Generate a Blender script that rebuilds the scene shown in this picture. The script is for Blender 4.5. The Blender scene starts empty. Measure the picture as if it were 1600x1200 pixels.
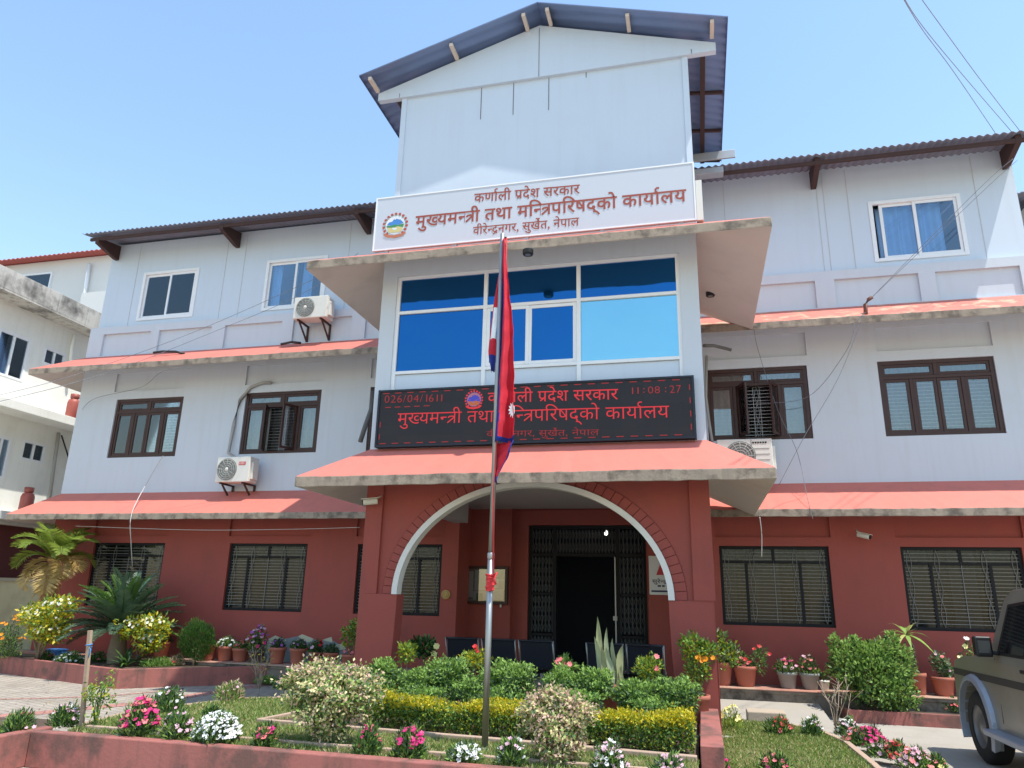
import bpy, bmesh, math, random
import numpy as np
from mathutils import Vector, Matrix
random.seed(5); rng = np.random.default_rng(11)
SC = bpy.context.scene; COL = SC.collection
PI = math.pi
# ------------------------------------------------------------------ camera
CX, CY, CZ = 2.2156, -10.0315, 1.6
YAW, PIT, ROLL, FPX = 0.2495, 0.2863, 0.0232, 1141.77
_f = np.array([-math.sin(YAW)*math.cos(PIT), math.cos(YAW)*math.cos(PIT), math.sin(PIT)])
_r = np.array([math.cos(YAW), math.sin(YAW), 0.0]); _u = np.cross(_r, _f)
AR = _r*math.cos(ROLL) + _u*math.sin(ROLL); AU = -_r*math.sin(ROLL) + _u*math.cos(ROLL)
CAMP = np.array([CX, CY, CZ])
cam = bpy.data.cameras.new('camera'); cam.sensor_width = 36; cam.lens = FPX/1600*36
cam.clip_start = 0.05; cam.clip_end = 3000
co = bpy.data.objects.new('camera', cam); COL.objects.link(co)
M3 = Matrix(((AR[0], AU[0], -_f[0]), (AR[1], AU[1], -_f[1]), (AR[2], AU[2], -_f[2])))
co.matrix_world = Matrix.Translation((CX, CY, CZ)) @ M3.to_4x4()
SC.camera = co
# ------------------------------------------------------------------ light
SUNDIR = Vector((1.02, -0.49, 2.7)).normalized()
EL = math.asin(SUNDIR.z); AZ = math.atan2(SUNDIR.x, SUNDIR.y)
w = bpy.data.worlds.new('World'); SC.world = w; w.use_nodes = True
nt = w.node_tree; bg = nt.nodes['Background']
sky = nt.nodes.new('ShaderNodeTexSky'); sky.sky_type = 'NISHITA'; sky.sun_disc = False
sky.sun_elevation = EL; sky.sun_rotation = AZ; sky.altitude = 600; sky.air_density = 1.95; sky.dust_density = 0.6; sky.ozone_density = 4.0
nt.links.new(sky.outputs[0], bg.inputs[0]); bg.inputs[1].default_value = 0.15
sl = bpy.data.lights.new('sun', 'SUN'); sl.energy = 3.6; sl.angle = math.radians(0.55); sl.color = (1, .95, .87)
so = bpy.data.objects.new('sun', sl); COL.objects.link(so)
so.rotation_euler = SUNDIR.to_track_quat('Z', 'Y').to_euler(); so.location = (20, -10, 40)
SC.view_settings.view_transform = 'Standard'; SC.view_settings.look = 'None'
SC.view_settings.exposure = 0.75; SC.view_settings.gamma = 1.0
try:
    SC.cycles.max_bounces = 8; SC.cycles.transparent_max_bounces = 12
except Exception: pass
# ------------------------------------------------------------------ helpers
def ray(u, v): return _f + AR*(u-800)/FPX - AU*(v-600)/FPX
def atY(u, v, y): d = ray(u, v); return CAMP + d*(y-CY)/d[1]
def atZ(u, v, z): d = ray(u, v); return CAMP + d*(z-CZ)/d[2]
def atX(u, v, x): d = ray(u, v); return CAMP + d*(x-CX)/d[0]
def S(r, g, b):
    f = lambda c: (c/255)/12.92 if c <= 10 else (((c/255)+.055)/1.055)**2.4
    return (f(r), f(g), f(b))
def newmat(name):
    m = bpy.data.materials.new(name); m.use_nodes = True
    return m, m.node_tree, m.node_tree.nodes['Principled BSDF']
def mix(nt, a, b, fac):
    n = nt.nodes.new('ShaderNodeMix'); n.data_type = 'RGBA'
    for sock, val in ((n.inputs['Factor'], fac), (n.inputs[6], a), (n.inputs[7], b)):
        if hasattr(val, 'is_linked') or hasattr(val, 'links'): nt.links.new(val, sock)
        else: sock.default_value = val if isinstance(val, (int, float)) else (*val, 1)
    return n.outputs[2]
def noise(nt, scale, detail=4, rough=.55, stretch=None, coord=None):
    tc = nt.nodes.new('ShaderNodeTexCoord'); mp = nt.nodes.new('ShaderNodeMapping')
    nt.links.new(tc.outputs['Object'], mp.inputs[0])
    if stretch: mp.inputs['Scale'].default_value = stretch
    n = nt.nodes.new('ShaderNodeTexNoise'); n.inputs['Scale'].default_value = scale
    n.inputs['Detail'].default_value = detail; n.inputs['Roughness'].default_value = rough
    nt.links.new(mp.outputs[0], n.inputs['Vector']); return n.outputs['Fac']
def ramp(nt, fac, lo, hi):
    n = nt.nodes.new('ShaderNodeMapRange'); n.inputs['From Min'].default_value = lo; n.inputs['From Max'].default_value = hi
    nt.links.new(fac, n.inputs['Value']); return n.outputs[0]
def mul(nt, a, k):
    n = nt.nodes.new('ShaderNodeMath'); n.operation = 'MULTIPLY'
    nt.links.new(a, n.inputs[0])
    if isinstance(k, (int, float)): n.inputs[1].default_value = k
    else: nt.links.new(k, n.inputs[1])
    return n.outputs[0]
def paint(name, col, rough=.75, var=.10, scale=1.5, dirt=None, dscale=2.2, dlo=.52, dhi=.75, damt=.7, streak=None, samt=.35, bump=.15, bscale=45, metal=0, spec=.4):
    m, nt, p = newmat(name)
    a = tuple(c*(1-var) for c in col); b = tuple(min(1, c*(1+var)) for c in col)
    c = mix(nt, a, b, noise(nt, scale))
    if dirt: c = mix(nt, c, dirt, mul(nt, ramp(nt, noise(nt, dscale, 6, .65), dlo, dhi), damt))
    if streak: c = mix(nt, c, streak, mul(nt, ramp(nt, noise(nt, 1.0, 5, .6, (7, 7, .45)), .5, .78), samt))
    nt.links.new(c, p.inputs['Base Color']); p.inputs['Roughness'].default_value = rough
    p.inputs['Metallic'].default_value = metal; p.inputs['Specular IOR Level'].default_value = spec
    if bump:
        bn = nt.nodes.new('ShaderNodeBump'); bn.inputs['Strength'].default_value = bump; bn.inputs['Distance'].default_value = .01
        nt.links.new(noise(nt, bscale, 3), bn.inputs['Height']); nt.links.new(bn.outputs[0], p.inputs['Normal'])
    return m
def plain(name, col, rough=.6, metal=0, emit=0, spec=.4, var=.06):
    if emit:
        m, nt, p = newmat(name); p.inputs['Base Color'].default_value = (col[0]*.08, col[1]*.08, col[2]*.08, 1)
        p.inputs['Emission Color'].default_value = (*col, 1); p.inputs['Emission Strength'].default_value = emit; return m
    return paint(name, col, rough, var, 8, bump=0, metal=metal, spec=spec)
def leafmat(name, col, trans=.35, rough=.45):
    m, nt, p = newmat(name)
    c = mix(nt, tuple(x*.75 for x in col), tuple(min(1, x*1.3) for x in col), noise(nt, 9, 2))
    nt.links.new(c, p.inputs['Base Color']); p.inputs['Roughness'].default_value = rough; p.inputs['Specular IOR Level'].default_value = .35
    t = nt.nodes.new('ShaderNodeBsdfTranslucent'); nt.links.new(c, t.inputs[0])
    mx = nt.nodes.new('ShaderNodeMixShader'); mx.inputs[0].default_value = trans
    nt.links.new(p.outputs[0], mx.inputs[1]); nt.links.new(t.outputs[0], mx.inputs[2])
    nt.links.new(mx.outputs[0], nt.nodes['Material Output'].inputs[0]); return m
def glassmat(name, tint, refl=.12, rough=.02, rcol=(1, 1, 1)):
    m, nt, p = newmat(name)
    tr = nt.nodes.new('ShaderNodeBsdfTransparent'); tr.inputs[0].default_value = (*tint, 1)
    gl = nt.nodes.new('ShaderNodeBsdfGlossy'); gl.inputs['Color'].default_value = (*rcol, 1); gl.inputs['Roughness'].default_value = rough
    lw = nt.nodes.new('ShaderNodeFresnel'); lw.inputs[0].default_value = 1.5
    ad = nt.nodes.new('ShaderNodeMath'); ad.operation = 'ADD'; ad.use_clamp = True; ad.inputs[1].default_value = refl
    nt.links.new(lw.outputs[0], ad.inputs[0])
    mx = nt.nodes.new('ShaderNodeMixShader'); nt.links.new(ad.outputs[0], mx.inputs[0])
    nt.links.new(tr.outputs[0], mx.inputs[1]); nt.links.new(gl.outputs[0], mx.inputs[2])
    nt.links.new(mx.outputs[0], nt.nodes['Material Output'].inputs[0]); return m
class MB:
    def __init__(s): s.v = []; s.f = []; s.m = []; s.sm = []
    def add(s, vs, fs, mat=0, smooth=False):
        k = len(s.v); s.v += [tuple(x) for x in vs]
        for f in fs: s.f.append([k+i for i in f]); s.m.append(mat); s.sm.append(smooth)
        return s
    def box(s, x0, x1, y0, y1, z0, z1, mat=0):
        v = [(x, y, z) for x in (x0, x1) for y in (y0, y1) for z in (z0, z1)]
        return s.add(v, [(0, 1, 3, 2), (4, 6, 7, 5), (0, 4, 5, 1), (2, 3, 7, 6), (0, 2, 6, 4), (1, 5, 7, 3)], mat)
    def obox(s, a, b, wx, wz, mat=0, up=(0, 0, 1)):
        a = Vector(a); b = Vector(b); d = (b-a).normalized(); u = Vector(up)
        if abs(d.dot(u)) > .98: u = Vector((1, 0, 0))
        x = d.cross(u).normalized(); z = x.cross(d).normalized()
        v = [p + x*sx*wx/2 + z*sz*wz/2 for p in (a, b) for sx in (-1, 1) for sz in (-1, 1)]
        return s.add(v, [(0, 1, 3, 2), (4, 6, 7, 5), (0, 4, 5, 1), (2, 3, 7, 6), (0, 2, 6, 4), (1, 5, 7, 3)], mat)
    def prism(s, pts, axis, a, b, mat=0, capmat=None):
        n = len(pts)
        def P(p, t): return {'x': (t, p[0], p[1]), 'y': (p[0], t, p[1]), 'z': (p[0], p[1], t)}[axis]
        v = [P(p, a) for p in pts] + [P(p, b) for p in pts]
        s.add(v, [(i, (i+1) % n, n+(i+1) % n, n+i) for i in range(n)], mat)
        return s.add(v, [tuple(range(n))[::-1], tuple(range(n, 2*n))], mat if capmat is None else capmat)
    def quad(s, a, b, c, d, mat=0): return s.add([a, b, c, d], [(0, 1, 2, 3)], mat)
    def tube(s, pts, r, n=7, mat=0, r1=None):
        pts = [Vector(p) for p in pts]; N = len(pts); vs = []
        up = Vector((0, 0, 1))
        for i, p in enumerate(pts):
            d = (pts[min(i+1, N-1)] - pts[max(i-1, 0)]).normalized()
            u = up if abs(d.dot(up)) < .95 else Vector((1, 0, 0))
            x = d.cross(u).normalized(); y = d.cross(x)
            rr = r if r1 is None else r + (r1-r)*i/max(1, N-1)
            for k in range(n):
                t = 2*PI*k/n; vs.append(p + x*math.cos(t)*rr + y*math.sin(t)*rr)
        fs = [(i*n+k, i*n+(k+1) % n, (i+1)*n+(k+1) % n, (i+1)*n+k) for i in range(N-1) for k in range(n)]
        s.add(vs, fs, mat, True)
        return s.add([vs[k] for k in range(n)] + [vs[(N-1)*n+k] for k in range(n)], [tuple(range(n)), tuple(range(2*n-1, n-1, -1))], mat)
    def lathe(s, prof, c, n=20, mat=0, axis='z', smooth=True):
        vs = []
        for r, h in prof:
            for k in range(n):
                t = 2*PI*k/n; a, b = r*math.cos(t), r*math.sin(t)
                vs.append({'z': (c[0]+a, c[1]+b, c[2]+h), 'y': (c[0]+a, c[1]+h, c[2]+b), 'x': (c[0]+h, c[1]+a, c[2]+b)}[axis])
        return s.add(vs, [(i*n+k, i*n+(k+1) % n, (i+1)*n+(k+1) % n, (i+1)*n+k) for i in range(len(prof)-1) for k in range(n)], mat, smooth)
    def build(s, name, mats, parent=None, bevel=0, seg=2):
        me = bpy.data.meshes.new(name); off = Vector(parent.location) if parent else Vector((0, 0, 0))
        pp = parent.parent if parent else None
        if pp: off = off + Vector(pp.location)
        me.from_pydata([tuple(Vector(v)-off) for v in s.v], [], s.f)
        mats = mats if isinstance(mats, (list, tuple)) else [mats]
        for m in mats: me.materials.append(m)
        me.polygons.foreach_set('material_index', s.m); me.polygons.foreach_set('use_smooth', s.sm)
        bm = bmesh.new(); bm.from_mesh(me); bmesh.ops.remove_doubles(bm, verts=bm.verts, dist=1e-5)
        bmesh.ops.recalc_face_normals(bm, faces=bm.faces); bm.to_mesh(me); bm.free()
        o = bpy.data.objects.new(name, me); COL.objects.link(o)
        if parent: o.parent = parent
        if bevel:
            b = o.modifiers.new('bevel', 'BEVEL'); b.width = bevel; b.segments = seg; b.limit_method = 'ANGLE'; b.angle_limit = .6
        return o
def thing(name, label, cat, loc=(0, 0, 0), group=None):
    o = bpy.data.objects.new(name, None); COL.objects.link(o); o.location = loc; o.empty_display_size = .1
    o['label'] = label; o['category'] = cat
    if group: o['group'] = group
    return o
def tag(o, label, cat, group=None):
    o['label'] = label; o['category'] = cat
    if group: o['group'] = group
    return o
def struct(o, kind='structure'): o['kind'] = kind; return o
def copy_tree(o, parent=None):
    c = o.copy(); COL.objects.link(c); c.parent = parent
    for ch in list(o.children): copy_tree(ch, c)
    return c
class NM:   # numpy leaf mesh
    def __init__(s): s.v = []; s.f = []; s.m = []; s.n = 0
    def leaves(s, P, D, N, L, W, mi, fold=.15, droop=.0):
        P = np.asarray(P, float); n = len(P)
        if n == 0: return s
        D = np.asarray(D, float); D = D/np.maximum(np.linalg.norm(D, axis=1, keepdims=True), 1e-9)
        N = np.asarray(N, float); N = N - D*(N*D).sum(1, keepdims=True); N = N/np.maximum(np.linalg.norm(N, axis=1, keepdims=True), 1e-9)
        Sd = np.cross(D, N); L = np.broadcast_to(np.asarray(L, float).reshape(-1, 1), (n, 1)); W = np.broadcast_to(np.asarray(W, float).reshape(-1, 1), (n, 1))
        mid = P + D*L*.5
        V = np.stack([P, mid + Sd*W*.5 + N*W*fold, P + D*L - np.array([0, 0, 1])*L*droop, mid - Sd*W*.5 + N*W*fold], 1).reshape(-1, 3)
        b = s.n + 4*np.arange(n)
        F = np.stack([b, b+1, b+2, b, b+2, b+3], 1).reshape(-1, 3)
        s.v.append(V); s.f.append(F); s.m.append(np.repeat(np.broadcast_to(mi, (n,)), 2)); s.n += 4*n
        return s
    def build(s, name, mats, parent=None):
        V = np.concatenate(s.v); F = np.concatenate(s.f).astype(np.int32); mi = np.concatenate(s.m).astype(np.int32)
        if parent:
            off = np.array(parent.location)
            if parent.parent: off = off + np.array(parent.parent.location)
            V = V - off
        me = bpy.data.meshes.new(name); me.vertices.add(len(V)); me.vertices.foreach_set('co', V.astype(np.float32).ravel())
        me.loops.add(F.size); me.loops.foreach_set('vertex_index', F.ravel())
        me.polygons.add(len(F)); me.polygons.foreach_set('loop_start', (3*np.arange(len(F))).astype(np.int32))
        for m in mats: me.materials.append(m)
        me.polygons.foreach_set('material_index', mi); me.update(calc_edges=True); me.validate()
        o = bpy.data.objects.new(name, me); COL.objects.link(o)
        if parent: o.parent = parent
        return o
def rdir(n):
    d = rng.normal(size=(n, 3)); return d/np.linalg.norm(d, axis=1, keepdims=True)
# ------------------------------------------------------------------ materials
white = paint('white_wall_paint', (.56, .605, .655), .8, .04, .8, dirt=(.50, .47, .42), dscale=1.1, dlo=.58, dhi=.85, damt=.35, streak=(.44, .42, .39), samt=.20)
panelw = paint('white_panel', (.57, .64, .72), .5, .03, .7, dirt=(.52, .56, .61), dscale=.8, damt=.35, streak=(.47, .50, .53), samt=.20, bump=0)
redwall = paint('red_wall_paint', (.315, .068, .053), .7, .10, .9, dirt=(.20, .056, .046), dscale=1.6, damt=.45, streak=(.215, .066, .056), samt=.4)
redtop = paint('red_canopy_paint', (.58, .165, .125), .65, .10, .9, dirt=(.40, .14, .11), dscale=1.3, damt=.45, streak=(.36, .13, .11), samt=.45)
redworn = paint('worn_red_canopy_paint', (.58, .165, .125), .7, .10, .9, dirt=(.46, .36, .24), dscale=3.2, dlo=.52, dhi=.60, damt=.85, streak=(.2, .13, .09), samt=.6)
fascia = paint('weathered_concrete', (.33, .265, .205), .9, .25, 3.5, dirt=(.10, .082, .066), dscale=4.5, dlo=.47, dhi=.64, damt=.8, streak=(.10, .09, .08), samt=.55, bump=.5, bscale=22)
soffit = paint('soffit_paint', (.62, .56, .51), .8, .05, 1.2, dirt=(.45, .39, .34), dscale=1.5, damt=.4)
brickred = paint('red_painted_brick', (.30, .068, .055), .75, .1, 5)
mortar = plain('dark_red_joint', (.20, .046, .038), .85)
wood = paint('dark_brown_wood', (.050, .021, .017), .45, .25, 6, bump=.1)
steel_dk = paint('dark_grey_frame', (.014, .014, .016), .6, .15, 5, bump=0, spec=.2)
alu = plain('white_aluminium', (.78, .79, .80), .35)
grille_m = plain('pale_grille_bar', (.42, .43, .43), .5)
glass = glassmat('window_glass', (.80, .84, .86), .07)
curt_g = paint('grey_white_curtain', (.29, .31, .335), .9, .08, 4, bump=0)
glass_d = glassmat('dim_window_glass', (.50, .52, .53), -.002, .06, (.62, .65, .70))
glass_s = glassmat('blue_grey_glass', (.80, .88, .95), .05, .02, (.8, .9, 1))
curt_w = paint('pale_curtain', (.50, .50, .47), .9, .08, 4, bump=0)
curt_b = paint('blue_curtain', (.42, .60, .84), .9, .12, 4, bump=0)
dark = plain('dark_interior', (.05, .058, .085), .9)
inwall = plain('interior_plaster', (.30, .28, .26), .9)
tin = paint('blue_grey_tin', (.17, .235, .40), .45, .15, 2.5, bump=0, metal=.2)
tin2 = paint('slate_tin_roof', (.17, .18, .235), .5, .2, 2, dirt=(.16, .10, .08), dscale=3, damt=.5, bump=0)
timber = paint('red_brown_timber', (.060, .030, .026), .7, .2, 6, bump=.1)
cream = paint('cream_steel', (.66, .55, .46), .6, .08, 5, bump=0)
bluegl = None
def mirror(name, col, rough):
    m, nt, p = newmat(name)
    nt.links.new(mix(nt, tuple(c*.92 for c in col), col, noise(nt, 1.2, 2)), p.inputs['Base Color'])
    p.inputs['Metallic'].default_value = .85; p.inputs['Roughness'].default_value = rough
    bn = nt.nodes.new('ShaderNodeBump'); bn.inputs['Strength'].default_value = .25; bn.inputs['Distance'].default_value = .02
    nt.links.new(noise(nt, 1.6, 2), bn.inputs['Height']); nt.links.new(bn.outputs[0], p.inputs['Normal']); return m
bluegl = mirror('blue_film_glass', (.014, .125, .345), .05)
palegl = mirror('pale_blue_glass', (.25, .545, .66), .04)
black = plain('black_plastic', (.012, .012, .013), .45)
chrome = paint('brushed_steel', (.36, .36, .35), .5, .08, 6, bump=0, metal=1)
galv = paint('galvanised_sheet', (.45, .45, .45), .45, .15, 3, bump=0, metal=.6)
acw = paint('off_white_casing', (.68, .66, .60), .5, .05, 3, bump=0, dirt=(.45, .40, .32), damt=.3)
acgrey = plain('grey_fan_grille', (.20, .21, .20), .6)
pinkw = paint('pink_red_kerb_paint', (.33, .115, .095), .8, .12, 1.8, dirt=(.10, .065, .052), dscale=2.1, dlo=.48, dhi=.62, damt=.75, streak=(.10, .062, .052), samt=.75, bump=.3, bscale=30)
tank = paint('pale_edging_concrete', (.42, .30, .22), .9, .15, 4, dirt=(.25, .17, .12), damt=.5, bump=.3)
conc = paint('path_concrete', (.36, .33, .285), .9, .12, 1.2, dirt=(.22, .19, .16), dscale=1.1, damt=.5, bump=.4, bscale=30)
plinthm = paint('mossy_plinth_concrete', (.21, .17, .135), .95, .2, 2, dirt=(.05, .042, .036), dscale=3, dlo=.47, dhi=.6, damt=.85, streak=(.06, .05, .04), samt=.5, bump=.5, bscale=20)
soil = paint('garden_soil', (.085, .056, .038), .95, .3, 9, bump=.8, bscale=40)
terra = paint('terracotta', (.40, .13, .085), .8, .12, 4, dirt=(.25, .10, .07), dscale=8, damt=.4, bump=.1)
greypot = paint('grey_pot', (.26, .27, .25), .7, .1, 5, bump=0)
bark = paint('grey_brown_bark', (.20, .15, .105), .9, .25, 14, bump=.4)
twig = paint('dry_twig', (.34, .27, .20), .9, .2, 14, bump=0)
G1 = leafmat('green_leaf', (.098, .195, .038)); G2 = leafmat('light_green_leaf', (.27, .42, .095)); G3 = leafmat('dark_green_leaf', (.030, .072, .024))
G4 = leafmat('blue_green_leaf', (.115, .185, .095)); YG = leafmat('yellow_green_leaf', (.34, .36, .022)); YE = leafmat('golden_leaf', (.60, .49, .022))
VA = leafmat('cream_variegated_leaf', (.62, .56, .28), .3); VP = leafmat('pink_cream_leaf', (.62, .42, .32), .3); DY = leafmat('dry_frond_leaf', (.50, .36, .13))
PALE = leafmat('pale_sage_leaf', (.36, .40, .24), .2)
FW = leafmat('white_petal', (.80, .79, .76), .3); FM = leafmat('magenta_petal', (.62, .035, .19), .25); FP = leafmat('pale_pink_petal', (.74, .46, .55), .3)
FR = leafmat('red_petal', (.58, .03, .035), .25); FK = leafmat('coral_pink_petal', (.78, .20, .21), .25); FV = leafmat('violet_petal', (.42, .11, .48), .25)
FO = leafmat('orange_petal', (.85, .28, .012), .25); FY = leafmat('pale_yellow_petal', (.82, .72, .28), .25)
# ------------------------------------------------------------------ setting: ground
def pavers(name, c1, c2, mort, sx, sy, rot=0):
    m, nt, p = newmat(name)
    tc = nt.nodes.new('ShaderNodeTexCoord'); mp = nt.nodes.new('ShaderNodeMapping'); mp.inputs['Rotation'].default_value = (0, 0, rot)
    nt.links.new(tc.outputs['Object'], mp.inputs[0])
    b = nt.nodes.new('ShaderNodeTexBrick'); b.inputs['Scale'].default_value = 1; b.inputs['Brick Width'].default_value = sx; b.inputs['Row Height'].default_value = sy
    b.inputs['Mortar Size'].default_value = .006; b.inputs['Color1'].default_value = (*c1, 1); b.inputs['Color2'].default_value = (*c2, 1); b.inputs['Mortar'].default_value = (*mort, 1)
    nt.links.new(mp.outputs[0], b.inputs['Vector'])
    c = mix(nt, b.outputs['Color'], (.20, .165, .125), mul(nt, ramp(nt, noise(nt, 1.6, 6, .65), .48, .7), .6))
    nt.links.new(c, p.inputs['Base Color']); p.inputs['Roughness'].default_value = .9
    bn = nt.nodes.new('ShaderNodeBump'); bn.inputs['Strength'].default_value = .4; bn.inputs['Distance'].default_value = .006
    nt.links.new(b.outputs['Fac'], bn.inputs['Height']); bn.invert = True; nt.links.new(bn.outputs[0], p.inputs['Normal']); return m
paverm = pavers('grey_pavers', (.38, .33, .27), (.31, .27, .225), (.13, .105, .085), .24, .12, .35)
stripem = pavers('pink_pavers', (.42, .20, .165), (.36, .165, .135), (.16, .09, .07), .24, .12, .9)
struct(MB().quad((-250, -60, 0), (250, -60, 0), (250, 400, 0), (-250, 400, 0)).build('ground', conc))
struct(MB().add([(-13, -3, .004), (-4.6, -3.2, .004), (-3.2, -.7, .004), (-2.2, -.3, .004), (-2.2, 2.9, .004), (-5.7, 3.0, .004), (-7.4, 1.2, .004), (-13, 3, .004)], [tuple(range(8))]).build('paved_path', paverm))
def strip(pts, wd, z, name, m):
    mb = MB(); P = [Vector((p[0], p[1], z)) for p in pts]; L = []; Rr = []
    for i, p in enumerate(P):
        d = (P[min(i+1, len(P)-1)]-P[max(0, i-1)]).normalized(); n = Vector((-d.y, d.x, 0)); L.append(p+n*wd/2); Rr.append(p-n*wd/2)
    for i in range(len(P)-1): mb.quad(Rr[i], Rr[i+1], L[i+1], L[i])
    return mb.build(name, m)
struct(strip([atZ(u, v, 0)[:2] for u, v in ((-40, 1122), (60, 1115), (130, 1108), (240, 1097), (330, 1083), (420, 1070))], .30, .008, 'path_stripe', stripem))
struct(strip([atZ(u, v, 0)[:2] for u, v in ((-40, 1094), (60, 1092), (170, 1088), (260, 1080))], .10, .008, 'path_stripe', stripem))
# lawns
def blob(poly, z0, z1, m, name):
    return struct(MB().prism(poly, 'z', z0, z1).build(name, m))
grassbase = paint('turf_soil', (.15, .14, .055), .95, .35, 3, dirt=(.07, .12, .025), dscale=2.5, damt=.7, bump=.6, bscale=60)
LAWN = [(-3.72, -3.66), (2.13, -3.66), (2.13, -.46), (-2.3, -.46), (-3.0, -.62), (-3.55, -.95), (-4.05, -2.3), (-3.86, -3.3)]
blob(LAWN, .0, .285, grassbase, 'lawn')
RL = [(2.37, -4.6), (3.72, -4.6), (3.74, -1.4), (3.7, -.2), (3.55, .55), (3.2, .95), (2.37, 1.15)]
blob(RL, 0, .10, grassbase, 'lawn')
BED = [(-2.28, -2.55), (2.13, -2.80), (2.13, -.5), (-1.9, -.5)]
struct(MB().prism(BED, 'z', .2, .295).build('flower_bed', soil))
struct(MB().prism([(-3.70, -3.70), (2.13, -3.70), (2.13, -3.47), (-3.70, -3.47)], 'z', .2, .292).build('flower_bed', soil))
struct(MB().prism([(-9.5, -7.0), (-3.98, -7.0), (-3.98, -3.6), (-4.5, -3.0), (-9.5, -4.0)], 'z', .0, .27).build('flower_bed', soil))
LB = [(-13.8, 3.2), (-11.25, 2.50), (-7.43, 1.38), (-5.62, 3.2), (-5.62, 3.6), (-13.8, 3.6)]
struct(MB().prism(LB, 'z', 0, .26).build('flower_bed', soil))
struct(MB().prism([(4.30, 2.42), (8.6, 2.42), (8.6, 2.88), (4.3, 2.88)], 'z', 0, .13).build('flower_bed', soil))
def inside(poly, X, Y):
    r = np.zeros(len(X), bool); n = len(poly)
    for i in range(n):
        x0, y0 = poly[i]; x1, y1 = poly[(i+1) % n]
        c = ((y0 > Y) != (y1 > Y)) & (X < (x1-x0)*(Y-y0)/((y1-y0) if y1 != y0 else 1e-9)+x0); r ^= c
    return r
def grass(polys, n, z, hole=None, h=(.025, .06)):
    nm = NM()
    for poly in polys:
        a = np.array(poly); X = rng.uniform(a[:, 0].min(), a[:, 0].max(), n); Y = rng.uniform(a[:, 1].min(), a[:, 1].max(), n)
        k = inside(poly, X, Y)
        if hole: k &= ~inside(hole, X, Y)
        X, Y = X[k], Y[k]; pat = np.sin(X*2.1+1.3*np.sin(Y*1.7))+np.sin(Y*2.6+X*.7)
        kk = rng.uniform(-2.2, 2.5, len(X)) < pat + 1.1; X, Y = X[kk], Y[kk]; m = len(X)
        D = rdir(m)*.7; D[:, 2] = np.abs(D[:, 2])*.6+.55
        nm.leaves(np.stack([X, Y, np.full(m, z)], 1), D, rdir(m), rng.uniform(*h, m), rng.uniform(.006, .012, m), rng.choice(3, m, p=[.45, .35, .2]))
    return nm
GR1 = leafmat('grass_blade', (.14, .24, .045)); GR2 = leafmat('light_grass_blade', (.27, .34, .085)); GR3 = leafmat('dry_grass_blade', (.46, .40, .19))
struct(grass([LAWN], 90000, .285, BED).build('grass', [GR1, GR2, GR3]), 'stuff')
struct(grass([RL], 45000, .10).build('grass', [GR1, GR2, GR3]), 'stuff')
# ------------------------------------------------------------------ low walls and kerbs
t = MB(); t.box(-3.96, 2.3, -3.82, -3.70, 0, .31)
tag(t.build('planter_wall', pinkw, bevel=.012), 'long pink painted retaining wall along the front flower strip', 'garden wall')
t = MB(); t.box(-4.08, -3.965, -7.2, -3.55, 0, .312)
tag(t.build('planter_wall', pinkw, bevel=.012), 'pink painted planter wall running towards the viewer at bottom left', 'garden wall')
def kerb(pts, wd, z0, z1, m, name, label, cat='kerb'):
    mb = MB(); P = [Vector((p[0], p[1], 0)) for p in pts]; L = []; Rr = []
    for i, p in enumerate(P):
        d = (P[min(i+1, len(P)-1)]-P[max(0, i-1)]).normalized(); n = Vector((-d.y, d.x, 0)); L.append(p+n*wd/2); Rr.append(p-n*wd/2)
    for i in range(len(P)-1):
        a, b, c, d = Rr[i], Rr[i+1], L[i+1], L[i]
        v = [(*q.xy, z) for z in (z0, z1) for q in (a, b, c, d)]
        fs = [(4, 5, 6, 7), (0, 1, 5, 4), (2, 3, 7, 6)]
        if i == 0: fs.append((3, 0, 4, 7))
        if i == len(P)-2: fs.append((1, 2, 6, 5))
        mb.add(v, fs)
    return tag(mb.build(name, m, bevel=.008), label, cat)
kerb([(-13.6, 3.10), (-11.25, 2.42), (-7.43, 1.3), (-5.62, 3.0)], .11, 0, .31, pinkw, 'bed_kerb', 'pink painted kerb with a corner round the cycad bed', 'kerb')
kerb([(-3.68, -3.44), (2.13, -3.44)], .05, .2, .325, tank, 'bed_edging', 'thin tan edging strip between front flowers and lawn', 'kerb')
kerb([(-2.05, -.55), (-2.36, -2.52), (.2, -2.68), (2.12, -2.86)], .07, .2, .335, tank, 'bed_edging', 'tan edging round the bed with the golden hedge', 'kerb')
kerb([(-3.9, -3.3), (-4.09, -2.3), (-3.58, -.93), (-3.02, -.58), (-2.3, -.42)], .08, 0, .30, tank, 'bed_edging', 'tan curved edging between left lawn and paved path', 'kerb')
kerb([(3.2, 1.0), (3.58, .6), (3.76, -.15), (3.8, -1.4), (3.8, -4.6)], .07, 0, .125, tank, 'bed_edging', 'pale curved edging of the right lawn', 'kerb')
kerb([(2.25, -.42), (2.25, -2.88)], .2, 0, .42, pinkw, 'kerb_wall', 'bright pink low wall running forward from the right porch pillar', 'garden wall')
kerb([(4.22, 2.88), (4.22, 2.36), (8.6, 2.36)], .10, 0, .17, pinkw, 'bed_kerb', 'low pink kerb of the bed under the big green bush', 'kerb')
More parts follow.
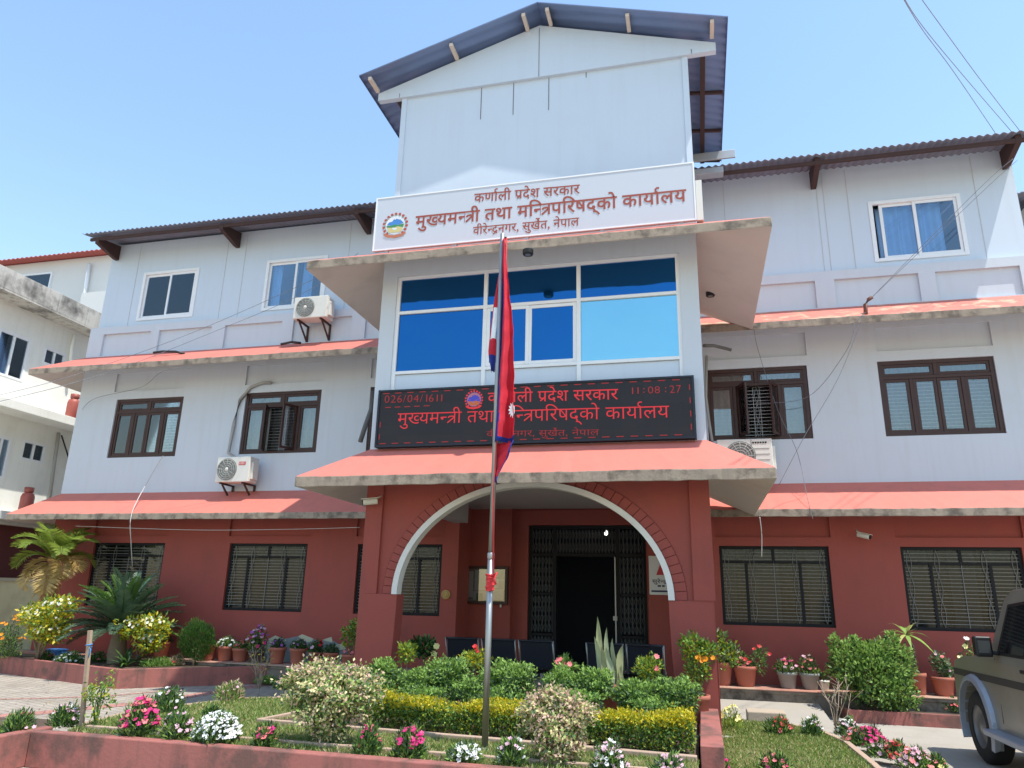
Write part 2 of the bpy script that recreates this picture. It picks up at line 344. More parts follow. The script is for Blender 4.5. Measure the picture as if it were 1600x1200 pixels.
# ------------------------------------------------------------------ government building
BLD = thing('office_building', 'three storey white and red government office with projecting arched porch', 'building', (0, 3.7, 0))
XL, XR, YW, YB = -11.85, 8.30, 3.7, 10.5
def wall_holes(mb, x0, x1, z0, z1, y, holes, rev=.14, mat=0, rmat=None):
    xs = sorted({x0, x1, *[h[0] for h in holes], *[h[1] for h in holes]}); zs = sorted({z0, z1, *[h[2] for h in holes], *[h[3] for h in holes]})
    xs = [x for x in xs if x0 <= x <= x1]; zs = [z for z in zs if z0 <= z <= z1]
    for i in range(len(xs)-1):
        for j in range(len(zs)-1):
            cx, cz = (xs[i]+xs[i+1])/2, (zs[j]+zs[j+1])/2
            if any(h[0] < cx < h[1] and h[2] < cz < h[3] for h in holes): continue
            mb.quad((xs[i], y, zs[j]), (xs[i+1], y, zs[j]), (xs[i+1], y, zs[j+1]), (xs[i], y, zs[j+1]), mat)
    rm = mat if rmat is None else rmat
    for h in holes:
        a, b, c, d = h[:4]; rv = h[4] if len(h) > 4 else rev; Y2 = y+rv
        mb.quad((a, y, c), (a, Y2, c), (a, Y2, d), (a, y, d), rm); mb.quad((b, y, c), (b, y, d), (b, Y2, d), (b, Y2, c), rm)
        mb.quad((a, y, c), (b, y, c), (b, Y2, c), (a, Y2, c), rm); mb.quad((a, y, d), (a, Y2, d), (b, Y2, d), (b, y, d), rm)
        if len(h) > 5: mb.quad((a, Y2, c), (b, Y2, c), (b, Y2, d), (a, Y2, d), mat)
GFW = [(-10.69, -8.87), (-7.29, -5.49), (-4.38, -2.60), (2.57, 4.38), (5.50, 7.30)]
FFW = [(-10.78, -8.97), (-7.37, -5.52), (-4.38, -2.60), (2.50, 4.31), (5.50, 7.37)]
SFW = [(-10.62, -9.15), (-7.23, -5.76), (5.74, 7.23)]
ZG = (1.26, 2.59); ZF = (4.48, 5.86); ZS = (7.87, 9.04)
mb = MB()
wall_holes(mb, XL, -2.27, 0, 3.5, YW, [(a, b, *ZG) for a, b in GFW[:3]] + [(a-.05, b+.05, 2.74, 3.3, .05, 1) for a, b in GFW[:3]])
wall_holes(mb, 2.27, XR, 0, 3.5, YW, [(a, b, *ZG) for a, b in GFW[3:]] + [(a-.05, b+.05, 2.74, 3.3, .05, 1) for a, b in GFW[3:]])
mb.quad((XL, YW, 0), (XL, YW, 3.5), (XL, YB, 3.5), (XL, YB, 0)); mb.quad((XR, YW, 0), (XR, YB, 0), (XR, YB, 3.5), (XR, YW, 3.5))
# recessed entrance walls behind the arch
mb.quad((-2.27, YW, 0), (-2.27, 4.5, 0), (-2.27, 4.5, 3.5), (-2.27, YW, 3.5)); mb.quad((2.27, YW, 0), (2.27, YW, 3.5), (2.27, 4.5, 3.5), (2.27, 4.5, 0))
wall_holes(mb, -2.27, 2.27, 0, 3.5, 4.5, [(-1.42, 1.26, -1, 3.36)], rev=.25)
wall_holes(mb, -1.42, 1.26, 0, 3.36, 4.75, [(-1.13, 1.22, -1, 3.06)], rev=.15)
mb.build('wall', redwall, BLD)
mb = MB()
PX = [(-10.9, -8.99), (-7.43, -5.5), (-4.4, -2.5), (2.5, 4.33), (5.52, 7.39)]
wall_holes(mb, XL, XR, 3.5, 7.0, YW, [(a, b, *ZF) for a, b in FFW if True] + [(a, b, 6.05, 6.5, .05, 1) for a, b in PX])
mb.quad((XL, YW, 3.5), (XL, YW, 7.0), (XL, YB, 7.0), (XL, YB, 3.5)); mb.quad((XR, YW, 3.5), (XR, YB, 3.5), (XR, YB, 7), (XR, YW, 7))
mb.build('wall', white, BLD)
mb = MB()
PP = [(-11.45, -10.11), (-9.88, -8.46), (-8.11, -6.64), (-6.36, -4.93), (-4.6, -3.3), (3.3, 4.59), (4.93, 6.36), (6.64, 8.0)]
wall_holes(mb, XL, XR, 6.8, 7.68, YW-.06, [(a, b, 6.945, 7.5, .058, 1) for a, b in PP])
mb.quad((XL, YW-.06, 7.68), (XR, YW-.06, 7.68), (XR, YW+.1, 7.68), (XL, YW+.1, 7.68))
mb.quad((XL, YW-.06, 6.8), (XL, YW-.06, 7.68), (XL, YB, 7.68), (XL, YB, 6.8)); mb.quad((XR, YW-.06, 6.8), (XR, YB, 6.8), (XR, YB, 7.68), (XR, YW-.06, 7.68))
mb.build('parapet', white, BLD)
mb = MB(); X2 = -11.72; X3 = 8.22
wall_holes(mb, X2, X3, 7.6, 9.92, YW+.03, [(a, b, *ZS) for a, b in SFW], rev=.07)
mb.quad((X2, YW+.03, 7.6), (X2, YW+.03, 9.92), (X2, YB, 11.2), (X2, YB, 7.6)); mb.quad((X3, YW+.03, 7.6), (X3, YB, 7.6), (X3, YB, 11.2), (X3, YW+.03, 9.92))
mb.build('wall', panelw, BLD)
# joint battens of the panelled top storey
jm = plain('joint_grey', (.50, .50, .51), .8)
for x in (-10.9, -8.4, -7.9, -5.2, -3.2, 3.05, 4.80, 4.92, 5.35, 7.55): MB().box(x-.006, x+.006, YW+.024, YW+.031, 7.70, 9.85).build('panel_joint', jm, BLD)
mb = MB()   # floors, back and inner partitions that keep the rooms dark
mb.quad((XL, YB, 0), (XR, YB, 0), (XR, YB, 11.2), (XL, YB, 11.2))
for z in (.16, 3.52, 6.95): mb.quad((XL, YW+.02, z), (XR, YW+.02, z), (XR, YB, z), (XL, YB, z))
for x in (-8.2, -4.9, -2.3, 2.3, 4.9): mb.quad((x, YW+.9, 0), (x, YB, 0), (x, YB, 9.8), (x, YW+.9, 9.8))
mb.quad((XL, YW+2.5, 0), (-2.3, YW+2.5, 0), (-2.3, YW+2.5, 9.8), (XL, YW+2.5, 9.8)); mb.quad((2.3, YW+2.5, 0), (XR, YW+2.5, 0), (XR, YW+2.5, 9.8), (2.3, YW+2.5, 9.8))
mb.build('inner_wall', inwall, BLD)
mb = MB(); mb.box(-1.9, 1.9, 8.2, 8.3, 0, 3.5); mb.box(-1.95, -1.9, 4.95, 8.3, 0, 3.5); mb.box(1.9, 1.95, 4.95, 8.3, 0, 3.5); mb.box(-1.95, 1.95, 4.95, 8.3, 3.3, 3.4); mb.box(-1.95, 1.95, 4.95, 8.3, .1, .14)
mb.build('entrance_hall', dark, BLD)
# --- canopies
def hip(mb, P, side, yback):
    # P: front profile corner (x outer, x wall, yf, zb, zt, yw, sb, st); one hipped side run back to yback
    xo, xw, yf, zb, zt, yw, sb, st = P
    mb.quad((xo, yf, zb), (xo, yf, zt), (xo, yback, zt), (xo, yback, zb), 1)
    mb.quad((xo, yf, zt), (xw, yw, st), (xw, yback, st), (xo, yback, zt), 0)
    mb.quad((xo, yf, zb), (xo, yback, zb), (xw, yback, sb), (xw, yw, sb), 2)
def ring(name, x0o, x0w, x1o, x1w, yf, yw, zb, zt, sb, st, back, mats, left=True, right=True):
    mb = MB()
    n = int((x1o-x0o)/.14); J = rng.normal(0, 1, (3, n+1))*.0025; J[:, 0] = J[:, -1] = 0     # hand-cast edge, never quite straight
    J += np.interp(np.arange(n+1), np.arange(0, n+1, 8), rng.normal(0, .0035, len(np.arange(0, n+1, 8))))*(J[0] != 0)
    E_ = [(x0o+(x1o-x0o)*i/n, x0w+(x1w-x0w)*i/n, yf+J[0, i], zb+J[1, i], zt+J[2, i]) for i in range(n+1)]
    for (xa, wa, ya, ba, ta), (xb, wb, yb, bb, tb) in zip(E_, E_[1:]):
        mb.quad((xa, ya, ba), (xb, yb, bb), (xb, yb, tb), (xa, ya, ta), 1)
        mb.quad((xa, ya, ta), (xb, yb, tb), (wb, yw, st), (wa, yw, st), 0)
        mb.quad((xa, ya, ba), (wa, yw, sb), (wb, yw, sb), (xb, yb, bb), 2)
    if left: hip(mb, (x0o, x0w, yf, zb, zt, yw, sb, st), -1, back)
    if right: hip(mb, (x1o, x1w, yf, zb, zt, yw, sb, st), 1, back)
    return mb.build(name, mats, BLD, bevel=.012)
CM = [redtop, fascia, soffit]; CMW = [redworn, fascia, soffit]
WF = 2.84
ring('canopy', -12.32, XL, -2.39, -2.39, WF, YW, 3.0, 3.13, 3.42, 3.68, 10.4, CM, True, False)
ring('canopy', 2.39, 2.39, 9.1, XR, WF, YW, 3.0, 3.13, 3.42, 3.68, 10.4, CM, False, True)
ring('canopy', -12.55, XL, -2.39, -2.39, WF, YW-.06, 6.30, 6.44, 6.72, 6.93, 10.4, CM, True, False)
ring('canopy', 2.39, 2.39, 9.1, XR, WF, YW-.06, 6.30, 6.44, 6.72, 6.93, 10.4, CMW, False, True)
ring('porch_canopy', -3.15, -2.39, 3.15, 2.39, -1.0, -.30, 3.02, 3.165, 3.36, 3.66, WF+.05, CM)
ring('porch_canopy', -3.34, -2.40, 3.34, 2.40, -1.0, -.30, 6.305, 6.445, 6.72, 6.835, WF+.05, CM)
mb = MB(); mb.quad((-2.4, -.3, 6.96), (2.4, -.3, 6.96), (2.4, YW, 6.99), (-2.4, YW, 6.99)); mb.build('terrace_slab', fascia, BLD)
# --- porch, upper body
mb = MB()
wall_holes(mb, -2.39, 2.39, 3.5, 6.96, -.30, [(-2.15, 2.14, 4.2, 6.40)], rev=.16)
mb.quad((-2.39, -.3, 3.3), (-2.39, -.3, 6.96), (-2.39, YW, 6.96), (-2.39, YW, 3.3)); mb.quad((2.39, -.3, 3.3), (2.39, YW, 3.3), (2.39, YW, 6.96), (2.39, -.3, 6.96))
mb.quad((-2.15, -.1, 4.2), (2.14, -.1, 4.2), (2.14, -.1, 6.4), (-2.15, -.1, 6.4))
mb.build('wall', white, BLD)
FRM = MB(); yf0, yf1 = -.27, -.20
for x in (-2.125, -.715, .695, 2.115): FRM.box(x-.03, x+.03, yf0, yf1, 4.2, 6.39)
for z in (6.375, 5.80, 4.83): FRM.box(-2.15, 2.14, yf0+.003, yf1, z-.025, z+.025)
fr = FRM.build('window', alu, BLD, bevel=.006); 
for (a, b, c, d, m) in ((-2.095, -.745, 5.825, 6.35, bluegl), (-.685, .665, 5.825, 6.35, bluegl), (.725, 2.085, 5.825, 6.35, bluegl), (-2.095, -.745, 4.855, 5.775, bluegl), (.725, 2.085, 4.855, 5.775, palegl)):
    MB().box(a, b, -.235, -.228, c, d).build('pane', m, fr)
mb = MB()
for a, b in ((-.685, -.04), (-.05, .665)):
    y = -.262 if a < -.5 else -.25
    mb.box(a, a+.05, y, y+.03, 4.86, 5.77); mb.box(b-.05, b, y, y+.03, 4.86, 5.77); mb.box(a+.05, b-.05, y, y+.03, 5.72, 5.77); mb.box(a+.05, b-.05, y, y+.03, 4.86, 4.91)
mb.build('sash', alu, fr, bevel=.004)
MB().box(-.635, -.09, -.25, -.246, 4.91, 5.72).build('pane', bluegl, fr); MB().box(0, .615, -.238, -.234, 4.91, 5.72).build('pane', bluegl, fr)
MB().box(-2.095, 2.085, -.236, -.225, 4.2, 4.80).build('spandrel', panelw, fr)
# --- porch, arch
AO, BO, AI, BI, ZS0 = 1.90, 1.525, 1.822, 1.45, 1.63
def arc(a, b, n=48): return [(a*math.cos(PI-PI*i/n), ZS0+b*math.sin(PI*i/n)) for i in range(n+1)]
mb = MB(); yF, yR, yB = -.30, -.25, -.15
po, pi_ = arc(AO, BO), arc(AI, BI)
zt = 3.40
def arched(mb, pts, x0, x1, z1, y):
    # wall plane y above arch curve, between x0 and x1
    P = [(x0, pts[0][1])] + pts + [(x1, pts[-1][1])]
    for i in range(len(P)-1):
        (xa, za), (xb, zb) = P[i], P[i+1]
        mb.quad((xa, y, za), (xb, y, zb), (xb, y, z1), (xa, y, z1))
arched(mb, po, -2.13, 2.13, zt, yR)
arched(mb, pi_, -2.38, 2.38, zt, yB)
for s in (-1, 1):
    mb.box(min(s*2.13, s*2.385), max(s*2.13, s*2.385), yF, yB, ZS0, zt)
    P_ = [(s*2.385, 0), (s*2.385, ZS0), (s*1.822, ZS0), (s*1.825, 1.40), (s*1.84, 1.0), (s*1.87, .5), (s*1.90, 0)]
    mb.prism(P_ if s > 0 else P_[::-1], 'y', yF, -.04)
mb.box(-2.385, -2.13, yB+.07, .3, .0, zt); mb.box(2.13, 2.385, yB+.07, .3, .0, zt)
mb.build('porch_wall', redwall, BLD, bevel=.008)
mb = MB()
for i in range(len(po)-1):
    a, b, c, d = po[i], po[i+1], pi_[i+1], pi_[i]
    mb.quad((a[0], yF-.02, a[1]), (b[0], yF-.02, b[1]), (c[0], yF-.02, c[1]), (d[0], yF-.02, d[1]))
    mb.quad((a[0], yF-.02, a[1]), (b[0], yF-.02, b[1]), (b[0], yR+.02, b[1]), (a[0], yR+.02, a[1]))
    mb.quad((d[0], yF-.02, d[1]), (c[0], yF-.02, c[1]), (c[0], yB, c[1]), (d[0], yB, d[1]))
mb.quad((po[0][0], yF-.02, ZS0), (pi_[0][0], yF-.02, ZS0), (pi_[0][0], yB, ZS0), (po[0][0], yB, ZS0)); mb.quad((po[-1][0], yF-.02, ZS0), (pi_[-1][0], yF-.02, ZS0), (pi_[-1][0], yB, ZS0), (po[-1][0], yB, ZS0))
mb.build('arch_band', paint('white_arch_paint', (.70, .68, .65), .75, .04, 2, dirt=(.45, .42, .38), damt=.35), BLD)
mb = MB(); n = 46   # brick voussoirs round the arch
for i in range(n):
    t0, t1 = PI*(i+.05)/n, PI*(i+.95)/n
    q = [(r*math.cos(PI-t), ZS0+r2*math.sin(t)) for (r, r2, t) in ((AO+.004, BO+.004, t0), (AO+.15, BO+.15, t0), (AO+.15, BO+.15, t1), (AO+.004, BO+.004, t1))]
    if max(p[1] for p in q) < 3.36: mb.prism(q, 'y', yR-.02, yR+.01)
mb.build('arch_brickwork', brickred, BLD)
mb = MB(); o1 = arc(AO+.002, BO+.002); o2 = arc(AO+.16, BO+.16)
for i in range(len(o1)-1): mb.quad((o1[i][0], yR-.006, o1[i][1]), (o1[i+1][0], yR-.006, o1[i+1][1]), (o2[i+1][0], yR-.006, min(3.38, o2[i+1][1])), (o2[i][0], yR-.006, min(3.38, o2[i][1])))
mb.build('brick_joint', mortar, BLD)
mb = MB(); mb.box(-2.38, 2.38, .12, 4.5, 3.36, 3.46); mb.box(-2.38, -2.1, .5, YW, 3.0, 3.36); mb.box(2.1, 2.38, .5, YW, 3.0, 3.36)
mb.build('porch_ceiling', paint('porch_ceiling_paint', (.45, .40, .37), .8, .05, 2), BLD)
mb = MB(); mb.box(-2.3, 2.3, -.28, 4.5, 0, .17); mb.box(-2.5, 2.5, -.36, -.29, 0, .12); mb.build('porch_floor', conc, BLD, bevel=.01)
# plinth in front of the wings
edgem = paint('worn_pink_edge', (.42, .20, .15), .9, .15, 3, dirt=(.42, .33, .24), dscale=1.6, dlo=.45, dhi=.6, damt=.8)
for a, b in ((-12.0, -2.45), (2.45, 8.5)):
    pl = MB().prism([(2.92, 0), (2.92, .27), (2.90, .275), (2.90, .315), (YW, .325), (YW, 0)], 'x', a, b).build('plinth', plinthm, BLD)
    MB().box(a-.01, b+.01, 2.885, 3.42, .318, .335).build('plinth_edge', edgem, pl, bevel=.006)
# peeled plaster
for pts, m, y in (([(412, 1038), (413, 1002), (430, 994), (446, 998), (470, 993), (495, 1000), (520, 1001), (540, 1012), (548, 1030), (552, 1040)], paint('bare_grey_plaster', (.20, .22, .225), .9, .2, 6), YW-.004),
                  ([(413, 1020), (414, 1001), (430, 993), (447, 1000), (440, 1008), (425, 1009), (418, 1022)], paint('old_cream_paint', (.50, .47, .34), .9, .1, 6), YW-.008),
                  ([(466, 994), (472, 991), (490, 998), (486, 1003), (474, 1004)], None, YW-.008), ([(503, 1000), (518, 995), (520, 1004)], None, YW-.008), ([(522, 1008), (535, 1006), (541, 1014), (530, 1016)], None, YW-.008)):
    if m: pm = m
    P = [atY(u, v, y) for u, v in pts]
    MB().prism([(p[0], p[2]) for p in P], 'y', y, y+.003).build('plaster_patch', pm, BLD)
# --- windows
def curtain(x0, x1, z0, z1, y, m, parent, amp=.025, per=.13):
    mb = MB(); n = max(6, int((x1-x0)/.02)); ph = random.uniform(0, 6)
    pts = [(x0+(x1-x0)*i/n, y+amp*math.sin(2*PI*i*(x1-x0)/n/per+ph+.8*math.sin(i*.31))) for i in range(n+1)]
    for i in range(n): mb.add([(pts[i][0], pts[i][1], z0), (pts[i+1][0], pts[i+1][1], z0), (pts[i+1][0], pts[i+1][1], z1), (pts[i][0], pts[i][1], z1)], [(0, 1, 2, 3)], 0, True)
    return mb.build('curtain', m, parent)
def grille(x0, x1, z0, z1, y, parent, vx=(), orn=True, step=.075, m=None):
    mb = MB(); n = int((z1-z0)/step); r = .005
    for i in range(1, n): z = z0+(z1-z0)*i/n; mb.box(x0, x1, y-r, y+r, z-r, z+r)
    for x in vx:
        mb.box(x-r, x+r, y-r-.003, y+r-.003, z0, z1)
    if orn:
        for x in orn:
            pts = []
            for k in range(25):
                t = k/24; pts.append((x+.035*math.sin(t*PI*3), y-.008, z0+(z1-z0)*t))
            mb.tube(pts, .005, 4); mb.tube([(2*x-p[0], p[1], p[2]) for p in pts], .005, 4)
    return mb.build('grille', m or grille_m, parent)
def bars(mb, x0, x1, z0, z1, y0, y1, wd):
    mb.box(x0, x0+wd, y0, y1, z0, z1); mb.box(x1-wd, x1, y0, y1, z0, z1); mb.box(x0+wd, x1-wd, y0, y1, z1-wd, z1); mb.box(x0+wd, x1-wd, y0, y1, z0, z0+wd)
def wood_window(x0, x1, opened=False):
    z0, z1 = ZF; y0, y1 = YW+.03, YW+.13; W = x1-x0; zt = z1-.31
    mb = MB(); bars(mb, x0+.002, x1-.002, z0+.002, z1-.002, y0, y1, .065)
    mb.box(x0+.06, x1-.06, y0+.004, y1, zt-.03, zt+.03)
    xm = (x0+x1)/2; mb.box(xm-.03, xm+.03, y0+.003, y1, zt+.03, z1-.06)
    cols = [x0+.065, x0+W*.28, xm, x1-W*.28, x1-.065]
    for x in (cols[1], cols[3]): mb.box(x-.03, x+.03, y0+.003, y1, z0+.06, zt-.03)
    wn = mb.build('window', wood, BLD, bevel=.006)
    sh = MB(); pn = MB()
    def sash(a, b, c, d, ang=0, hinge=None):
        y = y0+.015
        s2 = MB(); bars(s2, a, b, c, d, y, y+.04, .05); p2 = MB(); p2.box(a+.045, b-.045, y+.018, y+.022, c+.045, d-.045)
        if ang:
            hx = a if hinge == 'l' else b
            for q in (s2, p2):
                q.v = [(hx+(v[0]-hx)*math.cos(ang)-(v[1]-y)*math.sin(ang), y+(v[0]-hx)*math.sin(ang)+(v[1]-y)*math.cos(ang), v[2]) for v in q.v]
        s2.build('sash', wood, wn, bevel=.004); p2.build('pane', glass, wn)
    sash(x0+.068, xm-.032, zt+.032, z1-.067); sash(xm+.032, x1-.068, zt+.032, z1-.067)
    sash(cols[0]+.003, cols[1]-.032, z0+.067, zt-.032); sash(cols[3]+.032, cols[4]-.003, z0+.067, zt-.032)
    A = math.radians(68) if opened else 0
    sash(cols[1]+.032, cols[2]-.003, z0+.067, zt-.032, -A, 'l'); sash(cols[2]+.003, cols[3]-.032, z0+.067, zt-.032, A, 'r')
    grille(x0+.06, x1-.06, z0+.06, zt-.03, YW+.16, wn, (cols[1], cols[3], xm-.06, xm+.06), (xm,), .062)
    if not opened: curtain(x0, x1, z0, z1, YW+.32, plain('grey_curtain', (.17, .20, .23), .9), wn)
    else:
        curtain(x0, x0+W*.27, z0, z1, YW+.30, curt_w, wn); curtain(x1-W*.27, x1, z0, z1, YW+.30, curt_w, wn)
        curtain(x0, x1, zt, z1, YW+.27, curt_w, wn)
    return wn
for i, (a, b) in enumerate(FFW): wood_window(a, b, i in (1, 3))
def steel_window(x0, x1):
    z0, z1 = ZG; y0, y1 = YW+.05, YW+.11; W = x1-x0; zt = z1-.27
    mb = MB(); bars(mb, x0+.002, x1-.002, z0+.002, z1-.002, y0, y1, .05)
    mb.box(x0+.05, x1-.05, y0+.004, y1, zt-.022, zt+.022); xm = (x0+x1)/2; mb.box(xm-.025, xm+.025, y0+.003, y1, zt+.022, z1-.05)
    for t in (.245, .735): mb.box(x0+W*t-.025, x0+W*t+.025, y0+.003, y1, z0+.05, zt-.022)
    wn = mb.build('window', steel_dk, BLD, bevel=.004)
    for a, b in ((x0+.05, x0+W*.245-.025), (x0+W*.245+.025, x0+W*.735-.025), (x0+W*.735+.025, x1-.05)):
        MB().box(a, b, y0+.03, y0+.034, z0+.05, zt-.022).build('pane', glass_d, wn)
    for a, b in ((x0+.05, xm-.025), (xm+.025, x1-.05)): MB().box(a, b, y0+.03, y0+.034, zt+.022, z1-.05).build('pane', glass_d, wn)
    grille(x0+.05, x1-.05, z0+.05, z1-.05, y0+.012, wn, (xm,), (x0+.12, x0+W*.3, x1-W*.31, x1-.12), .058, plain('dull_grille_bar', (.19, .19, .185), .6))
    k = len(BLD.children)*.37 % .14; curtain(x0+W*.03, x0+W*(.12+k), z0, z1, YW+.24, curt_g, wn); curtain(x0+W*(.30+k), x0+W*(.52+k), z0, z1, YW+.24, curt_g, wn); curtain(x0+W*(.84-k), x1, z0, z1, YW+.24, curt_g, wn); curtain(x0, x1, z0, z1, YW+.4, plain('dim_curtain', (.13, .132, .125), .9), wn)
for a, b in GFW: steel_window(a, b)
def slide_window(x0, x1, k):
    z0, z1 = ZS; y = YW+.03
    mb = MB(); bars(mb, x0-.05, x1+.05, z0-.05, z1+.05, y-.018, y+.05, .07)
    xm = (x0+x1)/2
    wn = mb.build('window', alu, BLD, bevel=.006)
    for a, b, yy in ((x0+.02, xm+.03, y+.03), (xm-.03, x1-.02, y+.003)):
        if k == 2 and a < x0+.1: a += .12
        s = MB(); bars(s, a, b, z0+.02, z1-.02, yy, yy+.025, .055); s.build('sash', alu, wn, bevel=.004)
        MB().box(a+.05, b-.05, yy+.01, yy+.014, z0+.07, z1-.07).build('pane', glass_s, wn)
    if k == 2: curtain(x0+.1, x1-.25, z0, z1, y+.2, curt_b, wn, .04, .2)
    else:
        curtain(x0+.05, x0+.28, z0, z1, y+.2, curt_b, wn, .03, .12); curtain(xm+.05, xm+.33, z0, z1, y+.2, curt_b, wn, .03, .12)
    return wn
for k, (a, b) in enumerate(SFW): slide_window(a, b, k)
# --- entrance door
mb = MB(); yd = 4.86
for x in (-1.10, -.60, .66, 1.19): mb.box(x-.035, x+.035, yd-.04, yd+.04, .17, 3.05)
for z in (3.02, 2.48): mb.box(-1.13, 1.22, yd-.035, yd+.035, z-.035, z+.035)
for a, b in ((-1.06, -.64), (.70, 1.15)):
    for z in (1.72, .95): mb.box(a, b, yd-.03, yd+.03, z-.025, z+.025)
dr = mb.build('door', steel_dk, BLD, bevel=.004)
def lattice(a, b, z0, z1):
    m = MB(); n = max(3, int((b-a)/.065))
    for i in range(n+1):
        x = a+(b-a)*i/n; m.box(x-.007, x+.007, yd-.012, yd+.012, z0, z1)
    nz = max(2, int((z1-z0)/.16))
    for i in range(n):
        for j in range(nz):
            xa, xb = a+(b-a)*i/n, a+(b-a)*(i+1)/n; za, zb = z0+(z1-z0)*j/nz, z0+(z1-z0)*(j+1)/nz
            m.obox((xa, yd-.015, za), (xb, yd-.015, zb), .008, .012, 0, (0, 1, 0)); m.obox((xb, yd-.02, za), (xa, yd-.02, zb), .008, .012, 0, (0, 1, 0))
    m.build('lattice_gate', plain('grey_gate_steel', (.065, .07, .075), .5), dr)
for a, b in ((-1.06, -.64), (.70, 1.15)): lattice(a, b, 1.0, 1.69); lattice(a, b, 1.75, 2.44); lattice(a, b, .2, .92)
lattice(-1.06, -.64, 2.52, 2.98); lattice(-.56, .62, 2.52, 2.98); lattice(.70, 1.15, 2.52, 2.98)
MB().box(.60, .625, yd-.10, yd-.06, .25, 2.44).box(.56, .64, yd-.09, yd-.075, 1.25, 1.33).build('gate_rail', chrome, dr)
# --- gabled top block
mb = MB(); TW = 2.37
mb.quad((-TW, -.04, 6.9), (TW, -.04, 6.9), (TW, -.04, 9.95), (-TW, -.04, 9.95)); mb.quad((-TW, -.04, 6.9), (-TW, -.04, 9.95), (-TW, 3.4, 9.95), (-TW, 3.4, 6.9)); mb.quad((TW, -.04, 6.9), (TW, 3.4, 6.9), (TW, 3.4, 9.95), (TW, -.04, 9.95)); mb.quad((-TW, 3.4, 6.9), (-TW, 3.4, 9.95), (TW, 3.4, 9.95), (TW, 3.4, 6.9))
for s in (-1, 1): mb.box(s*TW-.045, s*TW+.045, -.06, -.03, 6.9, 9.92)
for x, h in ((-.98, .62), (-.42, .62), (.18, .62), (.80, .10)): mb.box(x-.006, x+.006, -.045, -.039, 9.9-h, 9.9, 1)
mb.build('gable_wall', [panelw, plain('dark_gap', (.16, .16, .18), .9)], BLD)
RZ, EZ, EXX = 11.02, 10.13, 2.85
mb = MB(); mb.prism([(-EXX, 9.905), (EXX, 9.905), (EXX, 10.05), (.02, 10.94), (-EXX, 10.05)], 'y', -.10, .0)
for x in (.02, -2.45, 2.48): mb.box(x-.005, x+.005, -.104, -.098, 9.91, 9.99+ (.9 if abs(x) < 1 else 0), 1)
mb.build('gable_fascia', [panelw, plain('dark_gap', (.16, .16, .18), .9)], BLD)
def corrug(p0, p1, q0, q1, per, amp, thick=.012, along='u', sub=6):
    # sheet spanned by p0-p1 (corrugation axis) and p0-q0 (run direction)
    mb = MB(); p0, p1, q0, q1 = map(Vector, (p0, p1, q0, q1)); L = (p1-p0).length; n = int(L/per*sub)
    nrm = (p1-p0).cross(q0-p0).normalized()
    if nrm.z < 0: nrm = -nrm
    A = [];
    for i in range(n+1):
        h = amp*math.cos(2*PI*i/sub); a = p0.lerp(p1, i/n)+nrm*h; b = q0.lerp(q1, i/n)+nrm*h
        A += [a, b, a-nrm*thick, b-nrm*thick]
    fs = []
    for i in range(n):
        k = 4*i; fs += [(k, k+4, k+5, k+1), (k+2, k+3, k+7, k+6), (k, k+2, k+6, k+4), (k+1, k+5, k+7, k+3)]
    mb.add(A, fs, 0, True); mb.add([A[0], A[1], A[2], A[3]], [(0, 1, 3, 2)]); mb.add(A[-4:], [(0, 1, 3, 2)]); return mb
yr0, yr1 = -.52, 3.35; RX = .07
for sx in (-1, 1):
    xe = sx*3.03
    o = corrug((RX, yr0, RZ), (RX, yr1, RZ), (xe, yr0, EZ), (xe, yr1, EZ), .20, .008).build('roof', tin, BLD)
    m2 = MB(); m2.box(min(xe, xe-sx*.004), max(xe, xe-sx*.004), yr0, yr1, EZ-.03, EZ+.015); m2.build('roof_edge', tin, BLD)
for x in (-2.86, -1.42, -.18, .22, 1.52, 2.80):
    z = RZ - (RZ-EZ)*abs(x-RX)/(3.03) - .055
    MB().box(x-.03, x+.03, yr0+.06, -.105, z-.045, z+.02).build('roof_purlin', cream, BLD, bevel=.004)
mb = MB()
for x in (-2.62, 2.66): mb.box(x-.04, x+.04, .0, yr1, EZ-.02, EZ+.05)
for y in (1.2, 2.3, 3.3):
    for sx in (-1, 1): mb.obox((sx*2.38, y, 10.18), (sx*3.0, y, EZ-.03), .05, .05)
mb.build('roof_beam', timber, BLD)
MB().box(2.42, 3.02, 2.75, 2.95, 9.50, 9.62).box(2.42, 3.25, 2.70, 2.74, 9.76, 9.93).build('flashing', galv, BLD, bevel=.005)
# --- wing roofs
for x0, x1, z in ((-11.92, -2.37, 9.86), (2.37, 8.32, 9.76)):
    corrug((x0, 2.92, z), (x1, 2.92, z-(.06 if x0 < 0 else 0)), (x0, 10.8, z+1.55), (x1, 10.8, z+1.55), .13, .017).build('roof', tin2, BLD)
    mb = MB(); zz = z-.11
    mb.obox((x0+.15, 3.05, zz), (x1, 3.05, zz-(.06 if x0 < 0 else 0)), .05, .075); mb.build('eave_beam', timber, BLD, bevel=.005)
for x in (-11.55, -8.12, -4.73, 4.75, 8.10):
    zb = 9.60 if x < 0 else 9.58
    mb = MB().prism([(3.02, zb+.03), (3.02, zb+.17), (3.72, zb+.29), (3.72, zb-.10), (3.60, zb-.10)], 'x', x-.05, x+.05)
    mb.build('roof_bracket', timber, BLD, bevel=.004)
